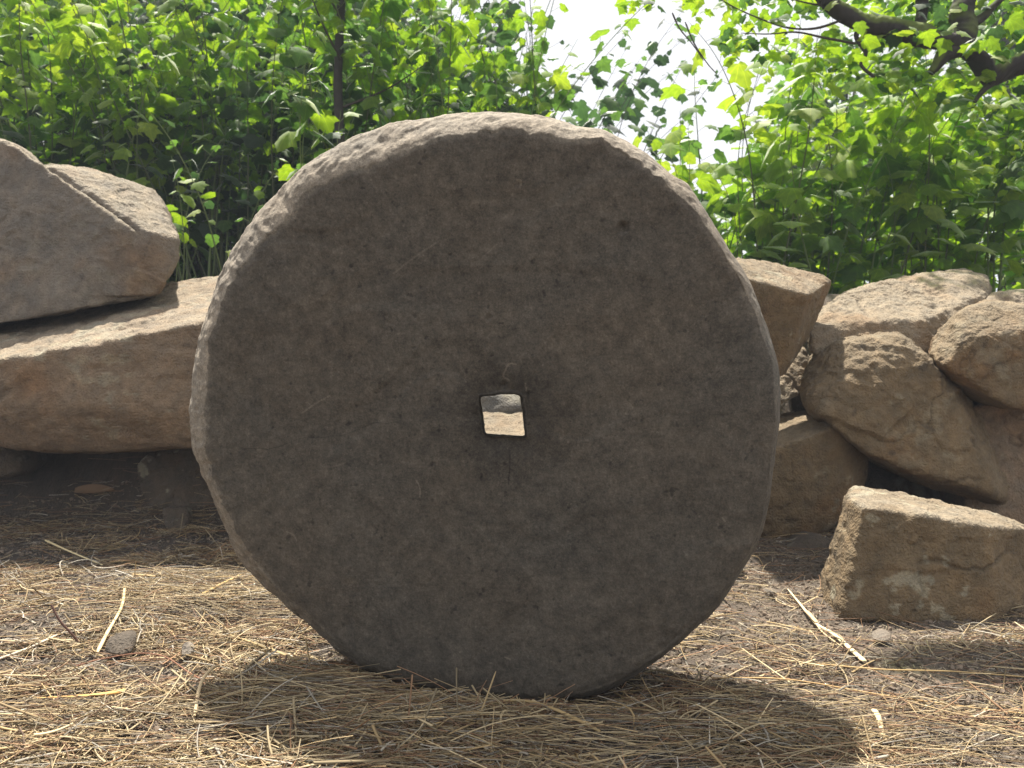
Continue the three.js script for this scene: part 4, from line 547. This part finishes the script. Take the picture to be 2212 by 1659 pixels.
  for (let i = 0; i < 170; i++) { const t = 2.55 + 0.5 * (r() - 0.5), q = Math.sqrt(r()), a = r() * 6.28, p = V(1.06 + Math.cos(a) * q * 0.30, 0, -1.44 + Math.sin(a) * q * 0.10).addScaledVector(SUN, t); list.push({ p, axis: V(r() - 0.5, -0.6, r() - 0.5).normalize(), n: V((r() - 0.5) * 0.9, 0.9, (r() - 0.5) * 0.9).normalize(), s: 0.05 + 0.05 * r(), g: Math.floor(r() * 4), c: Math.floor(r() * 5) }); }  // unseen leaf cluster added along the sun direction to shade the ground at right
  add('limb', [V(0.03, 1.6, 0.0), V(-0.7, 1.75, 0.5), V(-1.5, 1.68, 0.95), V(-2.4, 1.6, 1.25)], 0.035, 0.008, 9, 0.3);  // unseen limb added to carry those shading leaves
  putLeaves(G, list, r, 300); shade(G);
}
{ // slender dark trunk standing in the left-hand bank
  const G = new THREE.Group(), p = at(738, 90, 4.2), foot = V(p.x, groundY(p.x, p.z), p.z); G.position.copy(foot); top(G, 'slender_tree'); tag(G, 'slender tree with a dark upright trunk among the left-hand shrubs', 'tree');
  const m = new THREE.Mesh(bough([V(-0.02, -0.1, 0), V(0.01, 0.6, 0), V(-0.02, 1.2, 0), V(0.02, 2.0, 0.02), V(0.05, 2.9, 0)], 0.026, 0.020, 11, 0.1), boughMat); m.name = 'trunk'; G.add(m);
  const r = rng(92), list = []; for (let i = 0; i < 260; i++) { const a = r() * 6.28, q = Math.sqrt(r()) * 0.5, b = 1.2 + 1.6 * r(); list.push({ p: V(foot.x + Math.cos(a) * q, foot.y + b, foot.z + Math.sin(a) * q), axis: V(Math.cos(a), -0.4, Math.sin(a)).normalize(), n: V((r() - 0.5) * 1.2, 0.8, (r() - 0.5) * 1.2).normalize(), s: 0.05 + 0.05 * r(), g: Math.floor(r() * 4), c: Math.floor(r() * 5) }); }
  for (let i = 0; i < 7; i++) { const a = r() * 6.28, b = 1.1 + 0.25 * i; const t = new THREE.Mesh(wand([V(0, b, 0), V(Math.cos(a) * 0.25, b + 0.12, Math.sin(a) * 0.25), V(Math.cos(a) * 0.5, b + 0.3, Math.sin(a) * 0.5)], 0.008, 0.002, 6, i), bark); t.name = 'branch'; G.add(t); }
  putLeaves(G, list, r, 100); shade(G);
}
function tree(label, x, d, h, w, n, seed, ls) {         // farther trees: trunk, limbs, crown of many leaves
  const r = rng(seed), G = new THREE.Group(); G.position.set(x, groundY(x, -d), -d); top(G, 'woodland_tree'); tag(G, label, 'tree', 'trees standing behind the shrubs');
  const tr = new THREE.Mesh(bough([V(0, -0.2, 0), V(0.05, h * 0.3, 0), V(-0.06, h * 0.6, 0.05), V(0.05, h * 0.95, 0)], 0.03 * h, 0.01 * h, seed, 0.2), boughMat); tr.name = 'trunk'; G.add(tr);
  const c = [], im = new THREE.InstancedMesh(LEAVES[0], foliageMat, n), col = new THREE.Color();
  for (let i = 0; i < 16; i++) { const a = r() * 6.28, b = h * (0.22 + 0.75 * r()), q = w * (0.35 + 0.65 * r()) * Math.sqrt(clamp(1.25 - b / h)); const e = V(Math.cos(a) * q, b, Math.sin(a) * q); c.push(e); if (i < 9) { const l = new THREE.Mesh(wand([V(0, b * 0.75, 0), e.clone().multiplyScalar(0.6).setY(b * 0.92), e], 0.012 * h * 0.6, 0.006, 6, i), bark); l.name = 'limb'; G.add(l); } }
  for (let i = 0; i < n; i++) { const e = c[Math.floor(r() * c.length)], R = w * 0.42 * Math.pow(r(), 0.45), a = r() * 6.28, z = r() * 2 - 1, q = Math.sqrt(1 - z * z), p = V(e.x + Math.cos(a) * q * R, e.y + z * R * 0.8, e.z + Math.sin(a) * q * R); im.setMatrixAt(i, leafMatrix(p, V(Math.cos(a), -0.4, Math.sin(a)).normalize(), V((r() - 0.5) * 1.3, 0.8, (r() - 0.5) * 1.3).normalize(), ls * (0.6 + 0.7 * r()))); const g = GREENS[Math.floor(r() * 5)], b = 0.7 + 0.5 * r(); im.setColorAt(i, col.setRGB(g[0] * b, g[1] * b, g[2] * b)); }
  im.name = 'crown'; tag(im, null, null, null, 'stuff'); G.add(im); shade(G);
}
tree('woodland tree farthest left, filling the gaps in the left-hand bank', -7.2, 10.5, 5.5, 2.4, 6500, 201, 0.16);
tree('woodland tree behind the upper left corner of the bank', -4.6, 11, 5.2, 2.3, 6500, 202, 0.16);
tree('woodland tree behind the middle of the left-hand bank', -2.4, 10, 4.6, 2.0, 6000, 203, 0.15);
tree('low woodland tree left of the white gap of sky', -0.4, 11, 3.6, 1.8, 4500, 204, 0.15);
tree('woodland tree far behind the bright shrubs on the right', 5.0, 11.5, 4.2, 2.0, 2200, 205, 0.15);
tree('tall woodland tree at the far right behind the mossy bough', 6.9, 10.5, 6.5, 2.6, 3800, 206, 0.15);
scene.fog = new THREE.FogExp2(0xdce8fa, 0.005);                // thin haze added to stand in for lens glare
renderer.render(scene, camera);
